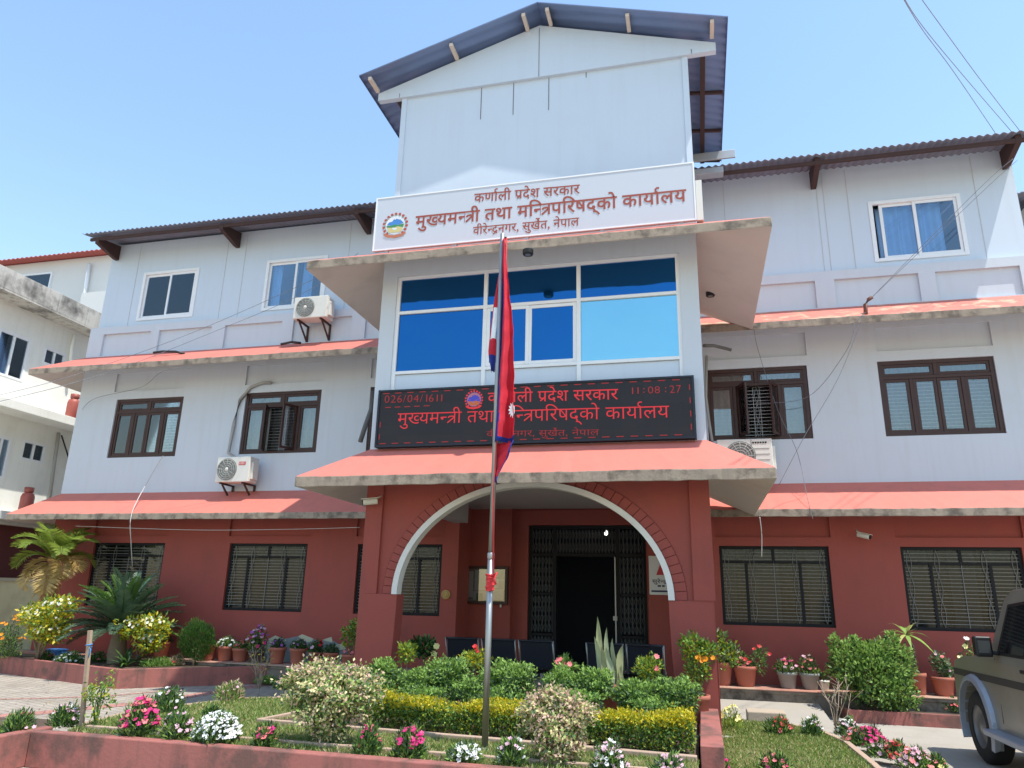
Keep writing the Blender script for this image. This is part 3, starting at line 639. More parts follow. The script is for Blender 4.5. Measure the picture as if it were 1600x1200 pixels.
# ------------------------------------------------------------------ Devanagari lettering
_cache = {}
def glyph(ch, off=.0):
    k = (ch, off)
    if k in _cache: return _cache[k]
    c = bpy.data.curves.new('t', 'FONT'); c.body = ch; c.size = 1; c.resolution_u = 3; c.offset = off
    o = bpy.data.objects.new('t', c); COL.objects.link(o)
    dg = bpy.context.evaluated_depsgraph_get(); dg.update(); ev = o.evaluated_get(dg); me = ev.to_mesh()
    V = [(v.co.x, v.co.y) for v in me.vertices]; F = [tuple(p.vertices) for p in me.polygons]
    ev.to_mesh_clear(); COL.objects.unlink(o); bpy.data.objects.remove(o); bpy.data.curves.remove(c)
    _cache[k] = (V, F); return V, F
def clip(V, F, xc):
    bm = bmesh.new(); vs = [bm.verts.new((x, y, 0)) for x, y in V]
    for f in F:
        try: bm.faces.new([vs[i] for i in f])
        except ValueError: pass
    bmesh.ops.bisect_plane(bm, geom=bm.verts[:]+bm.edges[:]+bm.faces[:], plane_co=(xc, 0, 0), plane_no=(1, 0, 0), clear_outer=True)
    bm.verts.index_update(); r = [(v.co.x, v.co.y) for v in bm.verts], [tuple(v.index for v in f.verts) for f in bm.faces]
    bm.free(); return r
def stroke(pts, wd):
    V = []; F = []
    for i, (x, y) in enumerate(pts):
        a = pts[max(i-1, 0)]; b = pts[min(i+1, len(pts)-1)]; dx, dy = b[0]-a[0], b[1]-a[1]; l = math.hypot(dx, dy) or 1
        V += [(x-dy/l*wd/2, y+dx/l*wd/2), (x+dy/l*wd/2, y-dx/l*wd/2)]
    for i in range(len(pts)-1): F.append((2*i, 2*i+1, 2*i+3, 2*i+2))
    return V, F
def layout(tokens, off=0.0):
    """returns list of (V,F) in glyph units and total advance"""
    out = []; x = 0
    def put(V, F, dx): out.append(([(a+dx, b) for a, b in V], F))
    wd = .075 + 2*off
    for t in tokens:
        if t == ' ': x += .30; continue
        if t == 'tra':
            put(*stroke([(0, .587), (.58, .587)], .07+off), x); put(*stroke([(.455, .56), (.455, 0)], wd), x)
            put(*stroke([(.45, .36), (.30, .385), (.16, .37), (.08, .30)], wd), x); put(*stroke([(.44, .33), (.28, .20), (.06, .02)], wd), x); x += .58; continue
        if t == 'reph':
            put(*stroke([(-.13, .60), (-.24, .68), (-.25, .79), (-.17, .86), (-.05, .85)], wd*.95), x); continue
        if t == 'ra': put(*stroke([(-.14, .27), (-.26, .16), (-.42, .03)], wd), x); continue
        if t == 'dra': put(*stroke([(-.16, .10), (-.30, .00), (-.46, -.10)], wd), x); continue
        if t.startswith('half:'):
            V, F = glyph(t[5:], off); w = max(a for a, b in V); cut = w-.185; put(*clip(V, F, cut), x); x += cut; continue
        V, F = glyph(t, off)
        if not V: continue
        put(V, F, x)
        if t in 'ेु्': continue
        if t == 'ि': x += .273; continue
        if t == ',': x += .22; continue
        if t in '0123456789/:': x += max(a for a, b in V)+.09; continue
        if t in 'ी': x += .273; continue
        if t in 'ो': x += .273; continue
        x += max(a for a, b in V)
    return out, x
def lettering(tokens, x0, x1, zl0, zr0, hgt, y, off=0.0, shear=0):
    """text from x0 to x1, baseline z from zl0 to zr0, headline height hgt, facing -Y"""
    gl, W = layout(tokens, off); mb = MB(); sx = (x1-x0)/W; sz = hgt/.622
    for i, (V, F) in enumerate(gl):
        yy = y-.0007*(i % 4)
        mb.add([(x0+a*sx, yy, zl0+(zr0-zl0)*(a/W)+b*sz) for a, b in V], [f[::-1] for f in F])
    return mb
L1 = ['क', 'ण', 'ा', 'reph', 'ल', 'ी', ' ', 'प', 'ra', 'द', 'े', 'श', ' ', 'स', 'र', 'क', 'ा', 'र']
L2 = ['म', 'ु', 'half:ख', 'य', 'म', 'half:न', 'tra', 'ी', ' ', 'त', 'थ', 'ा', ' ', 'म', 'ि', 'half:न', 'tra', 'प', 'ि', 'र', 'ष', 'द', '्', 'क', 'ो', ' ', 'क', 'ा', 'य', 'ा', 'reph', 'ल', 'य']
L3 = ['व', 'ी', 'र', 'े', 'half:न', 'द', 'dra', 'न', 'ग', 'र', ',', ' ', 'स', 'ु', 'ख', 'े', 'reph', 'त', ',', ' ', 'न', 'े', 'प', 'ा', 'ल']
def flat(mb, name, m, parent): return mb.build(name, m, parent)
def disc(mb, cx, cz, r, y, n=14, mat=0, ry=None): return mb.add([(cx+r*math.cos(2*PI*k/n), y, cz+(ry or r)*math.sin(2*PI*k/n)) for k in range(n)], [tuple(range(n))], mat)
def emblem(cx, cz, R, y, parent, mats, name='emblem'):
    """state emblem: rhododendron wreath, snow mountains, green hills, yellow plain, red scroll"""
    mb = MB(); q = R
    disc(mb, cx, cz+.05*q, .72*q, y, 28, 5)                                            # pale field
    def poly(pts, m, d): mb.add([(cx+a*q, y-d, cz+b*q) for a, b in pts], [tuple(range(len(pts)))], m)
    poly([(-.62, .12), (-.40, .38), (-.28, .30), (-.02, .62), (.12, .48), (.24, .56), (.62, .16), (.30, .05), (-.3, .02)], 1, .002)
    poly([(-.10, .50), (-.02, .62), (.06, .53), (.0, .44)], 5, .004); poly([(-.46, .31), (-.40, .38), (-.34, .33), (-.40, .28)], 5, .004); poly([(.18, .51), (.24, .56), (.34, .46), (.26, .42)], 5, .004)
    poly([(-.66, .06), (-.3, .02), (-.05, .10), (.2, .02), (.66, .10), (.6, -.18), (.2, -.06), (-.1, -.14), (-.6, -.10)], 2, .003)
    poly([(-.6, -.12), (-.1, -.16), (.2, -.08), (.6, -.2), (.42, -.52), (-.42, -.52)], 3, .0035)
    poly([(-.20, -.14), (.10, -.20), (.16, -.30), (-.05, -.34), (-.2, -.26)], 5, .0045)
    for k in range(15):
        t = math.radians(-48+276*k/14); disc(mb, cx+.86*q*math.cos(t), cz+.05*q+.86*q*math.sin(t), .105*q, y-.004-.0006*(k % 2), 7, 0)
    for k in range(14):
        t = math.radians(-38+256*k/13); a = .86*q; poly([(.72*math.cos(t), .05+.72*math.sin(t)), (.80*math.cos(t+.10), .05+.80*math.sin(t+.10)), (.74*math.cos(t+.2), .05+.74*math.sin(t+.2))], 2, .005)
    poly([(-.78, -.52), (-.52, -.66), (0, -.74), (.52, -.66), (.78, -.52), (.82, -.68), (.54, -.86), (0, -.95), (-.54, -.86), (-.82, -.68)], 4, .006)
    return mb.build(name, mats, parent)
signred = paint('sign_letter_red', (.30, .065, .045), .6, .05, 5, bump=0)
EMB = [plain('emblem_red', (.42, .07, .05), .6), plain('emblem_blue', (.06, .22, .55), .6), plain('emblem_green', (.06, .24, .09), .6), plain('emblem_yellow', (.58, .50, .22), .6), plain('emblem_scroll', (.45, .16, .09), .6), plain('emblem_white', (.70, .72, .74), .6)]
yS = -.70
sg = thing('sign_board', 'long white sign board with red Devanagari writing and round emblem on top of the porch', 'sign', (0, yS, 6.68))
MB().box(-2.41, 2.40, yS, yS+.07, 6.675, 7.57).build('panel', paint('sign_face_white', (.52, .55, .60), .4, .03, .6, bump=0), sg, bevel=.004)
for x in (-2.2, -1.1, 0, 1.1, 2.2): MB().box(x-.03, x+.03, yS+.02, yS+.06, 6.55, 6.674).build('foot', galv, sg)
mb = MB(); bars(mb, -2.42, 2.41, 6.665, 7.58, yS-.006, yS+.03, .022); mb.build('frame', alu, sg)
MB().box(2.415, 2.50, yS+.0, yS+.16, 6.66, 7.28).build('edge_post', acw, sg)
def line(tok, ul, vl, ur, vr, vh, y, off, name, m, par):
    a = atY(ul, vl, y); b = atY(ur, vr, y); h = atY(ul, vh, y)[2]-a[2]
    lettering(tok, a[0], b[0], a[2], b[2], h, y, off).build(name, m, par)
line(L1, 741, 316.2, 906, 302, 303.2, yS-.004, .012, 'lettering', signred, sg)
line(L2, 649, 354.8, 1073, 314, 338.2, yS-.004, .014, 'lettering', signred, sg)
line(L3, 739, 366.6, 905, 352, 355.0, yS-.004, .008, 'lettering', signred, sg)
c = atY(617.5, 352.5, yS-.004); emblem(c[0], c[2], .222, yS-.002, sg, EMB)
# --- LED display
yL = -.40
led = thing('led_display', 'wide black scrolling display board with red glowing Devanagari text over the porch', 'display board', (0, yL, 3.67))
mb = MB(); bars(mb, -2.275, 2.265, 3.665, 4.525, yL-.012, yL+.09, .03); mb.build('frame', paint('dark_blue_frame', (.012, .018, .03), .45, .1, 5, bump=0), led, bevel=.004)
m, nt, p = newmat('led_panel_black')
tc = nt.nodes.new('ShaderNodeTexCoord'); b = nt.nodes.new('ShaderNodeTexBrick'); b.offset = 0; b.inputs['Scale'].default_value = 1; b.inputs['Brick Width'].default_value = .32; b.inputs['Row Height'].default_value = .16
b.inputs['Mortar Size'].default_value = .003; b.inputs['Color1'].default_value = (.009, .008, .010, 1); b.inputs['Color2'].default_value = (.013, .011, .013, 1); b.inputs['Mortar'].default_value = (.006, .006, .007, 1)
mp = nt.nodes.new('ShaderNodeMapping'); mp.inputs['Rotation'].default_value = (PI/2, 0, 0); nt.links.new(tc.outputs['Object'], mp.inputs[0]); nt.links.new(mp.outputs[0], b.inputs['Vector']); nt.links.new(b.outputs['Color'], p.inputs['Base Color']); p.inputs['Roughness'].default_value = .6
MB().box(-2.245, 2.235, yL, yL+.06, 3.695, 4.495).build('panel', m, led)
LR = plain('lit_red_led', (1.0, .035, .05), emit=.36); LR2 = plain('dim_red_led', (1.0, .04, .05), emit=.15); LBL = plain('lit_blue_led', (.10, .10, .9), emit=.25); LO = plain('lit_orange_led', (.9, .22, .05), emit=.25); LP = plain('lit_pale_led', (.8, .3, .45), emit=.22)
line(L1, 762, 629.5, 966, 624.0, 614, yL-.004, .002, 'lettering', LR, led)
line(L2, 620.5, 663, 1046, 652.5, 646, yL-.004, -.004, 'lettering', LR, led)
line(L3, 760, 682.6, 936, 680.0, 674, yL-.004, -.006, 'lettering', LR2, led)
def digits(txt, ul, vl, ur, vr, vh, name):
    line(list(txt), ul, vl, ur, vr, vh, yL-.004, -.008, name, LR2, led)
digits('026/04/16', 600, 629.5, 679, 627.8, 619.0, 'date_digits')
for u in (683, 690): q = atY(u, 627, yL-.004); MB().box(q[0]-.008, q[0]+.008, yL-.005, yL-.003, q[2], q[2]+.10).build('date_stroke', LR2, led)
digits('11', 983, 616, 1000, 615.4, 606.5, 'clock_digits'); digits('08', 1012, 615, 1033, 614.4, 605, 'clock_digits'); digits('27', 1046, 614.2, 1066, 613.2, 603.5, 'clock_digits')
for u, v in ((1006, 613), (1006, 607.5), (1040, 611.7), (1040, 606)): q = atY(u, v, yL-.004); MB().box(q[0]-.008, q[0]+.008, yL-.005, yL-.003, q[2]-.008, q[2]+.008).build('clock_colon', LR2, led)
def dashes(xs, z0, z1, hor):
    for a, b in xs:
        (MB().box(a, b, yL-.004, yL-.002, z0, z1) if hor else MB().box(z0, z1, yL-.004, yL-.002, a, b)).build('border_dash', LR2, led)
dashes([(-2.20+.19*k, -2.10+.19*k) for k in range(23)], 3.712, 3.724, True); dashes([(-2.20+.19*k, -2.10+.19*k) for k in range(23)], 4.466, 4.478, True)
dashes([(3.78+.18*k, 3.86+.18*k) for k in range(4)], 2.196, 2.208, False); dashes([(3.78+.18*k, 3.86+.18*k) for k in range(2)], -2.216, -2.204, False)
q = atY(600, 637, yL); dashes([(q[0]+.02+.15*k, q[0]+.11+.15*k) for k in range(5)], q[2]-.006, q[2]+.006, True)
c = atY(740.5, 625, yL-.004); emblem(c[0], c[2], .145, yL-.002, led, [LR, LBL, LBL, LO, LR, LP])
# ------------------------------------------------------------------ flagpole, flag, rope
PX_, PY_ = .245, -2.99
fp = thing('flagpole', 'thin steel flagpole standing on the front lawn before the porch', 'flagpole', (PX_, PY_, .28))
mb = MB(); mb.tube([(PX_, PY_, .28), (PX_+.004, PY_, 2.0)], .030, 14); mb.tube([(PX_+.004, PY_, 2.0), (PX_+.03, PY_, 5.48)], .026, 14); mb.build('pole', chrome, fp)
MB().lathe([(.031, 0), (.036, .01), (.036, .05), (.031, .06)], (PX_+.004, PY_, 1.97), 14).build('collar', chrome, fp)
MB().tube([(PX_+.03, PY_-.0, 5.44), (PX_+.075, PY_-.0, 5.43)], .012, 8).build('pulley', black, fp)
MB().lathe([(.06, 0), (.06, .015), (.034, .03)], (PX_, PY_, .275), 14).build('base_collar', chrome, fp)
crim = leafmat('crimson_flag_cloth', (.70, .042, .072), .4, .8); navy = leafmat('blue_flag_border', (.022, .045, .30), .3, .8); wcl = plain('white_flag_cloth', (.78, .78, .78), .8)
fl = thing('flag', 'crimson national flag with blue border hanging limp from the flagpole', 'flag', (PX_+.05, PY_, 3.0))
FLY = PY_-.035
def sheet(rowsL, rowsR, nu, folds, amp, y, matf, name, ph=0):
    """cloth between left and right edge rows [(u,v)], folded in depth"""
    vs = []; n = len(rowsL)
    for j in range(n):
        L = atY(*rowsL[j], y); R = atY(*rowsR[j], y)
        for i in range(nu+1):
            t = i/nu; q = L*(1-t)+R*t; a = amp*(.25+.75*j/(n-1))
            vs.append((q[0], y+a*math.sin(t*PI*folds+ph+.05*j)+.012*math.sin(j*1.3+t*7)*t+.02*math.sin(j*.55+t*4)*t-.05*t*j/(n-1), q[2]))
    mb = MB()
    for j in range(n-1):
        for i in range(nu):
            mb.add([vs[j*(nu+1)+i], vs[j*(nu+1)+i+1], vs[(j+1)*(nu+1)+i+1], vs[(j+1)*(nu+1)+i]], [(0, 1, 2, 3)], matf(i/nu, j/(n-1)), True)
    o = mb.build(name, [crim, navy, wcl], fl); sd = o.modifiers.new('solid', 'SOLIDIFY'); sd.thickness = .003; return o
def interp(tab, n):
    v0, v1 = tab[0][1], tab[-1][1]; out = []
    for k in range(n+1):
        v = v0+(v1-v0)*k/n; out.append((float(np.interp(v, [t[1] for t in tab], [t[0] for t in tab])), v))
    return out
n = 44
Lr = interp([(786, 372), (785, 420), (781, 500), (774, 600), (769, 692)], n); Rr = interp([(788.5, 372), (792, 430), (798.5, 480), (803, 540), (804.5, 600), (806, 660), (805.5, 690)], n)
sheet(Lr, Rr, 22, 2.6, .08, FLY, lambda t, s: 1 if (t < .26+.06*math.sin(s*9) and t > .05) or s > .965 else 0, 'cloth')
Lr = interp([(771, 694), (770, 720), (775, 755)], 14); Rr = interp([(803, 688), (797, 708), (781, 740), (778, 755)], 14)
sheet(Lr, Rr, 12, 1.6, .04, FLY+.06, lambda t, s: 1 if (t > .86 and s < .75) or s > .82 else 0, 'cloth_tail', 1)
Lr = interp([(781, 415), (771, 470), (764, 530), (762, 552), (768, 582)], 20); Rr = interp([(783, 415), (780, 470), (777, 530), (776, 555), (773, 582)], 20)
sheet(Lr, Rr, 8, 1.2, .05, FLY+.10, lambda t, s: 1 if s > .80 and t < .9 else (2 if .38 < s < .68 and t > .15 else 0), 'cloth_fold', 2)
pts = []
q0 = atY(801.5, 641, FLY-.06)
for k in range(24):
    r = .085 if k % 2 == 0 else .05; t = 2*PI*k/24; pts.append((q0[0]+r*math.cos(t)*.55, q0[2]+r*math.sin(t)))
pts = [p for p in pts if p[0] < atY(804.5, 641, FLY-.06)[0]]
MB().prism(pts, 'y', FLY-.075, FLY-.070).build('star', wcl, fl)
rp = thing('rope', 'red halyard cord with a knotted bundle tied to the flagpole', 'rope', (PX_+.03, PY_, 1.9))
rm = plain('red_cord', (.55, .035, .04), .8); a = atY(766.5, 905, PY_-.03)
MB().tube([(PX_+.075, PY_, 5.43), (PX_+.085, PY_-.01, 4.4), tuple(atY(771, 760, PY_-.02)), (a[0]+.03, PY_-.03, a[2]+.02)], .007, 6).build('cord', rm, rp)
mb = MB(); mb.lathe([(.029, -.11), (.036, -.10), (.040, -.06), (.037, -.02), (.038, .03), (.029, .05)], (PX_+.004, PY_, a[2]), 12)
for k in range(5): mb.tube([(PX_+.004+(.038+.006*math.sin(k*2))*math.cos(t+k), PY_+.038*math.sin(t+k), a[2]-.09+.03*k+.016*math.sin(t+k*2)) for t in np.linspace(0, 2*PI, 14)], .007, 6)
mb.build('knot', rm, rp)
MB().tube([(a[0]+.02, PY_-.05, a[2]+.03), (a[0]+.07, PY_-.06, a[2]+.06), (a[0]+.04, PY_-.06, a[2]+.0), (a[0]+.06, PY_-.05, a[2]-.05)], .012, 6).build('loop', rm, rp)
# ------------------------------------------------------------------ air conditioners
def ac(x0, x1, y0, z0, z1, label, fanx, arms=True, badge=None):
    t = thing('air_conditioner', label, 'air conditioner', ((x0+x1)/2, y0, z0), 'outdoor air conditioner units on the facade'); d = .32
    b = MB().box(x0, x1, y0, y0+d, z0, z1).build('casing', acw, t, bevel=.015)
    r = (z1-z0)*.41; fx = x0+(x1-x0)*fanx; fz = (z0+z1)/2
    f = MB().lathe([(0, -.004), (r, -.004), (r, -.016), (r+.012, -.016), (r+.012, .0)], (fx, y0, fz), 28, 0, 'y', False).build('fan_guard', acgrey, t)
    g = MB()
    for k in range(5): g.tube([(fx+(r*(k+1)/5.2)*math.cos(a), y0-.018, fz+(r*(k+1)/5.2)*math.sin(a)) for a in np.linspace(0, 2*PI, 26)], .004, 4)
    for k in range(12): a = 2*PI*k/12; g.tube([(fx+.03*math.cos(a), y0-.021, fz+.03*math.sin(a)), (fx+r*math.cos(a), y0-.021, fz+r*math.sin(a))], .003, 4)
    g.build('wire_guard', plain('light_wire', (.52, .52, .48), .5), f); MB().lathe([(0, -.026), (.035, -.024), (.04, -.018)], (fx, y0, fz), 14, 0, 'y').build('hub', acw, f)
    MB().box(x1-.005, x1+.05, y0+.06, y0+.26, z0+.06, z1-.12).build('valve_cover', acw, t, bevel=.01)
    if arms:
        for x in (x0+.12, x1-.14):
            m = MB(); m.box(x-.02, x+.02, y0+.02, YW-.005, z0-.035, z0-.002); m.box(x-.02, x+.02, YW-.04, YW-.005, z0-.42, z0-.035); m.obox((x, y0+.10, z0-.04), (x, YW-.03, z0-.36), .03, .03, 0, (1, 0, 0)); m.build('bracket', timber, t)
    if badge:
        MB().box(badge[0], badge[1], y0-.003, y0-.001, badge[2], badge[3]).build('badge', badge[4], t)
        for k in range(4):
            xx = badge[0]+(badge[1]-badge[0])*(.12+.2*k); MB().box(xx, xx+.012, y0-.005, y0-.003, badge[2]+.015, badge[3]-.012).build('badge_letter', acw, t)
    return t
ac(-6.12, -5.32, 3.2, 7.34, 7.84, 'beige outdoor air conditioner below the top floor window left of the porch', .36)
ac(-7.50, -6.72, 3.2, 3.80, 4.33, 'white outdoor air conditioner with red badge above the lower left canopy', .33, True, (-6.98, -6.82, 4.15, 4.22, plain('badge_red', (.55, .05, .05), .5)))
t3 = ac(2.62, 3.55, 3.2, 3.80, 4.40, 'white outdoor air conditioner partly hidden behind the right end of the porch canopy', .42, True, None)
mb = MB()
for k in range(6): mb.box(3.22+.042*k, 3.25+.042*k, 3.194, 3.198, 4.315, 4.345)
mb.box(3.20, 3.205, 3.194, 3.2, 3.82, 4.38); mb.build('badge', black, t3)
for z in (4.02, 4.12, 4.22): MB().box(3.23, 3.50, 3.194, 3.2, z, z+.008).build('louvre', acgrey, t3)
# ------------------------------------------------------------------ cameras, lamps, pipes
def cctv(p, d, label):
    p = Vector(p); d = Vector(d).normalized(); t = thing('security_camera', label, 'camera', p, 'white bullet security cameras'); 
    mb = MB(); mb.tube([p, p+d*.20], .042, 12); mb.build('body', acw, t, bevel=.004)
    MB().obox(p-d*.0+Vector((0, 0, .045)), p+d*.235+Vector((0, 0, .045)), .095, .008).build('sunshield', acw, t)
    MB().tube([p+d*.2, p+d*.215], .036, 12).build('lens', black, t)
    MB().tube([p+d*.05, p+d*.03+Vector((.0, .05, .05)), p+Vector((.0, .12, .09))], .014, 8).build('mount', acw, t)
a = atY(590, 783, -.42); cctv((a[0], -.42, a[2]), (-.9, -.35, -.12), 'small white bullet camera fixed on the left porch pillar')
a = atY(1340, 835, 3.5); cctv((a[0], 3.5, a[2]), (.75, -.5, -.25), 'small white bullet camera on the red wall between the right windows')
def spot(u, v, y, z, label):
    if y is not None:
        y = min(np.linspace(-.98, -.32, 67), key=lambda t: abs(atY(u, v, t)[2]-(6.305+(t+1)*.593))); a = atY(u, v, y); z = a[2]
    else: a = atZ(u, v, z)
    t = None; t = thing('downlight', label, 'lamp', (a[0], a[1], z), 'black downlights under the upper canopy')
    MB().lathe([(.0, -.012), (.045, -.016), (.05, -.02), (.07, -.02), (.075, -.01), (.075, .05)], (a[0], a[1], z), 20).build('trim_ring', black, t)
    MB().lathe([(0, -.022), (.042, -.022)], (a[0], a[1], z), 16).build('lens', chrome, t)
spot(825, 396, -.78, 6.50, 'black downlight at the middle of the upper canopy soffit')
spot(1110, 461, None, 6.60, 'black downlight on the right side of the upper canopy soffit')
def pipe(pts, r, m, name, label, cat='pipe', group=None):
    mb = MB(); mb.tube(pts, r, 8); o = mb.build(name, m); tag(o, label, cat, group); return o
blackp = plain('black_drain_pipe', (.022, .02, .02), .5); brownp = plain('brown_pipe', (.16, .07, .05), .6)
def PY(u, v, y): return tuple(atY(u, v, y))
pipe([PY(240, 551, 3.3), PY(255, 549, 3.3), PY(275, 549.5, 3.3), PY(288, 553, 3.35)], .028, blackp, 'drain_pipe', 'black curved drain pipe on the upper left canopy nearer the corner', 'pipe', 'drain pipes on the canopies')
pipe([PY(439, 538, 3.3), PY(455, 534.5, 3.3), PY(470, 536, 3.35)], .028, blackp, 'drain_pipe', 'short black drain pipe on the upper left canopy beneath the air conditioner', 'pipe', 'drain pipes on the canopies')
pipe([PY(1353, 493, 2.9), PY(1352, 476, 2.95), PY(1357, 468, 2.95), PY(1363, 464, 2.93)], .035, brownp, 'drain_pipe', 'bent brown pipe standing up from the right canopy edge', 'pipe', 'drain pipes on the canopies')
pipe([PY(1100, 540, 2.2), PY(1115, 540, 2.4), PY(1132, 544, 2.6), PY(1143, 547, 2.6)], .03, plain('dull_grey_pipe', (.10, .095, .09), .6), 'drain_pipe', 'grey pipe poking out under the upper canopy right of the porch', 'pipe', 'drain pipes on the canopies')
greyp = plain('grey_insulated_pipe', (.36, .35, .33), .8)
pipe([PY(424, 598, 3.66), PY(410, 598, 3.66), PY(392, 605, 3.66), PY(375, 625, 3.66), PY(366, 660, 3.66), PY(357, 708, 3.6), (-7.0, 3.5, 4.2)], .035, greyp, 'insulated_pipe', 'grey insulated pipe curving down the wall to the air conditioner with red badge', 'pipe')
pipe([PY(583, 612, 3.6), PY(580, 640, 3.5), PY(571, 665, 3.4), PY(563, 690, 3.3)], .05, plain('dark_flex', (.13, .13, .13), .7), 'insulated_pipe', 'dark flexible pipe hanging in the corner left of the porch', 'pipe')
pipe([PY(1104, 556, 3.6), PY(1103, 620, 3.6), PY(1108, 660, 3.6), PY(1113, 690, 3.5)], .025, greyp, 'insulated_pipe', 'thin pale pipe in the corner right of the porch', 'pipe')
pipe([PY(103, 885, 3.6), PY(108, 876, 3.6), PY(114, 867, 3.6)], .03, acw, 'drain_pipe', 'short white pipe sticking out of the red wall behind the cycad', 'pipe', 'drain pipes on the canopies')
# ------------------------------------------------------------------ porch furniture
nb = thing('notice_board', 'glass fronted brown notice board with pinned papers beside the entrance', 'notice board', (-2.0, 4.45, 1.55))
mb = MB(); bars(mb, -2.52, -1.46, 1.50, 2.22, 4.40, 4.49, .055); mb.build('frame', wood, nb, bevel=.004)
MB().box(-2.47, -1.51, 4.46, 4.49, 1.55, 2.17).build('backing', plain('grey_green_felt', (.22, .27, .26), .9), nb)
pap = plain('white_paper', (.62, .62, .60), .8)
for x0, x1, z0, z1 in ((-2.45, -2.18, 1.62, 2.12), (-2.15, -1.92, 1.75, 2.14), (-2.17, -1.85, 1.57, 1.74), (-1.90, -1.66, 1.80, 2.05), (-1.83, -1.55, 1.58, 1.78)): MB().box(x0, x1, 4.452, 4.456, z0, z1).build('paper', pap, nb)
for x0, x1, z0, z1 in ((-1.72, -1.53, 1.98, 2.15), (-2.10, -1.97, 1.56, 1.70)): MB().box(x0, x1, 4.446, 4.449, z0, z1).build('green_sheet', plain('green_paper', (.03, .18, .14), .8), nb)
MB().box(-2.465, -1.515, 4.425, 4.43, 1.555, 2.165).build('glass_front', glass, nb)
for x in (-2.35, -1.6): MB().box(x-.015, x+.015, 4.44, 4.48, 1.44, 1.50).build('hook', galv, nb)
bn = thing('name_banner', 'white name banner with dark writing on the wall right of the entrance door', 'sign', (1.62, 4.48, 1.74))
MB().box(1.285, 2.0, 4.475, 4.49, 1.74, 2.45).build('sheet', plain('banner_white', (.66, .66, .66), .6), bn)
navyink = plain('dark_blue_ink', (.03, .03, .09), .7)
lettering(['स', 'ु', 'र', 'े', 'half:न', 'द', 'dra'], 1.34, 1.62, 1.955, 1.945, .06, 4.471, .01).build('lettering', navyink, bn)
for k, (a, b, z) in enumerate(((1.44, 1.50, 1.885), (1.52, 1.57, 1.885), (1.32, 1.75, 1.79))): MB().box(a, b, 4.470, 4.472, z, z+.03).build('small_print', navyink, bn)
MB().prism([(1.42, 2.10), (1.62, 2.10), (1.62, 2.2), (1.52, 2.36)], 'y', 4.469, 4.472).build('red_motif', plain('banner_red', (.5, .05, .06), .7), bn)
a = atY(696.5, 929, YW-.02)
pq = thing('wall_plaque', 'small round yellow plaque on the red wall left of the entrance', 'plaque', (a[0], YW-.02, a[2]))
MB().lathe([(0, -.02), (.075, -.02), (.085, -.012), (.085, .02)], (a[0], YW-.02, a[2]), 24, 0, 'y').build('disc', plain('brass_yellow', (.55, .38, .14), .5), pq)
mb = MB(); mb.tube([(a[0]+.06*math.cos(t), YW-.042, a[2]+.06*math.sin(t)) for t in np.linspace(0, 2*PI, 22)], .006, 5); mb.tube([(a[0]+.03*math.cos(t), YW-.042, a[2]+.03*math.sin(t)) for t in np.linspace(0, 2*PI, 16)], .005, 5); mb.build('relief', plain('dull_brass', (.36, .22, .08), .5), pq)
a = atY(947, 833, 5.6)
lp = thing('bulb_lamp', 'small lit bulb glowing inside the entrance hall above the door', 'lamp', (a[0], 5.6, a[2]))
MB().lathe([(0, .05), (.03, .04), (.04, .0), (.03, -.04), (0, -.05)], (a[0], 5.6, a[2]), 12).build('bulb', plain('lit_bulb', (1, .98, .9), emit=3), lp)
MB().tube([(a[0], 5.6, a[2]+.05), (a[0], 5.6, 3.3)], .006, 5).build('cord', black, lp)
def bench(x0, n, y, label):
    t = thing('waiting_bench', label, 'bench', (x0, y, .17), 'steel waiting benches in the porch'); W = .585; fz = .17
    for k in range(n):
        a = x0+k*W+.03; b = a+W-.06
        m = MB(); m.prism([(y, .60), (y+.42, .575), (y+.42, .59), (y, .615)], 'x', a, b); m.build('seat', navyseat, t, bevel=.006)
        # benches face the door: the backrest is towards the garden
        m = MB(); m.prism([(y-.02, .62), (y-.12, 1.0), (y-.105, 1.005), (y-.005, .62)], 'x', a+.02, b-.02); m.tube([(a, y-.125, 1.0), (b, y-.125, 1.0)], .018, 8); m.build('backrest', navyseat, t)
        for x in (a, b): MB().tube([(x, y+.40, .60), (x, y-.0, .60), (x, y-.13, 1.01)], .017, 8).build('side_rail', chrome, t)
    MB().box(x0, x0+n*W, y+.16, y+.24, .52, .57).build('beam', steel_dk, t)
    for x in (x0+.25, x0+n*W-.25):
        m = MB(); m.box(x-.03, x+.03, y+.17, y+.23, fz+.03, .52); m.box(x-.025, x+.025, y-.10, y+.42, fz, fz+.035); m.build('leg', chrome, t)
navyseat = paint('dark_navy_seat', (.016, .019, .030), .45, .1, 8, bump=0)
bench(-1.70, 3, 1.55, 'three seat dark steel waiting bench in the porch left of the snake plant')
bench(.52, 2, 1.45, 'two seat dark steel waiting bench in the porch behind the snake plant')
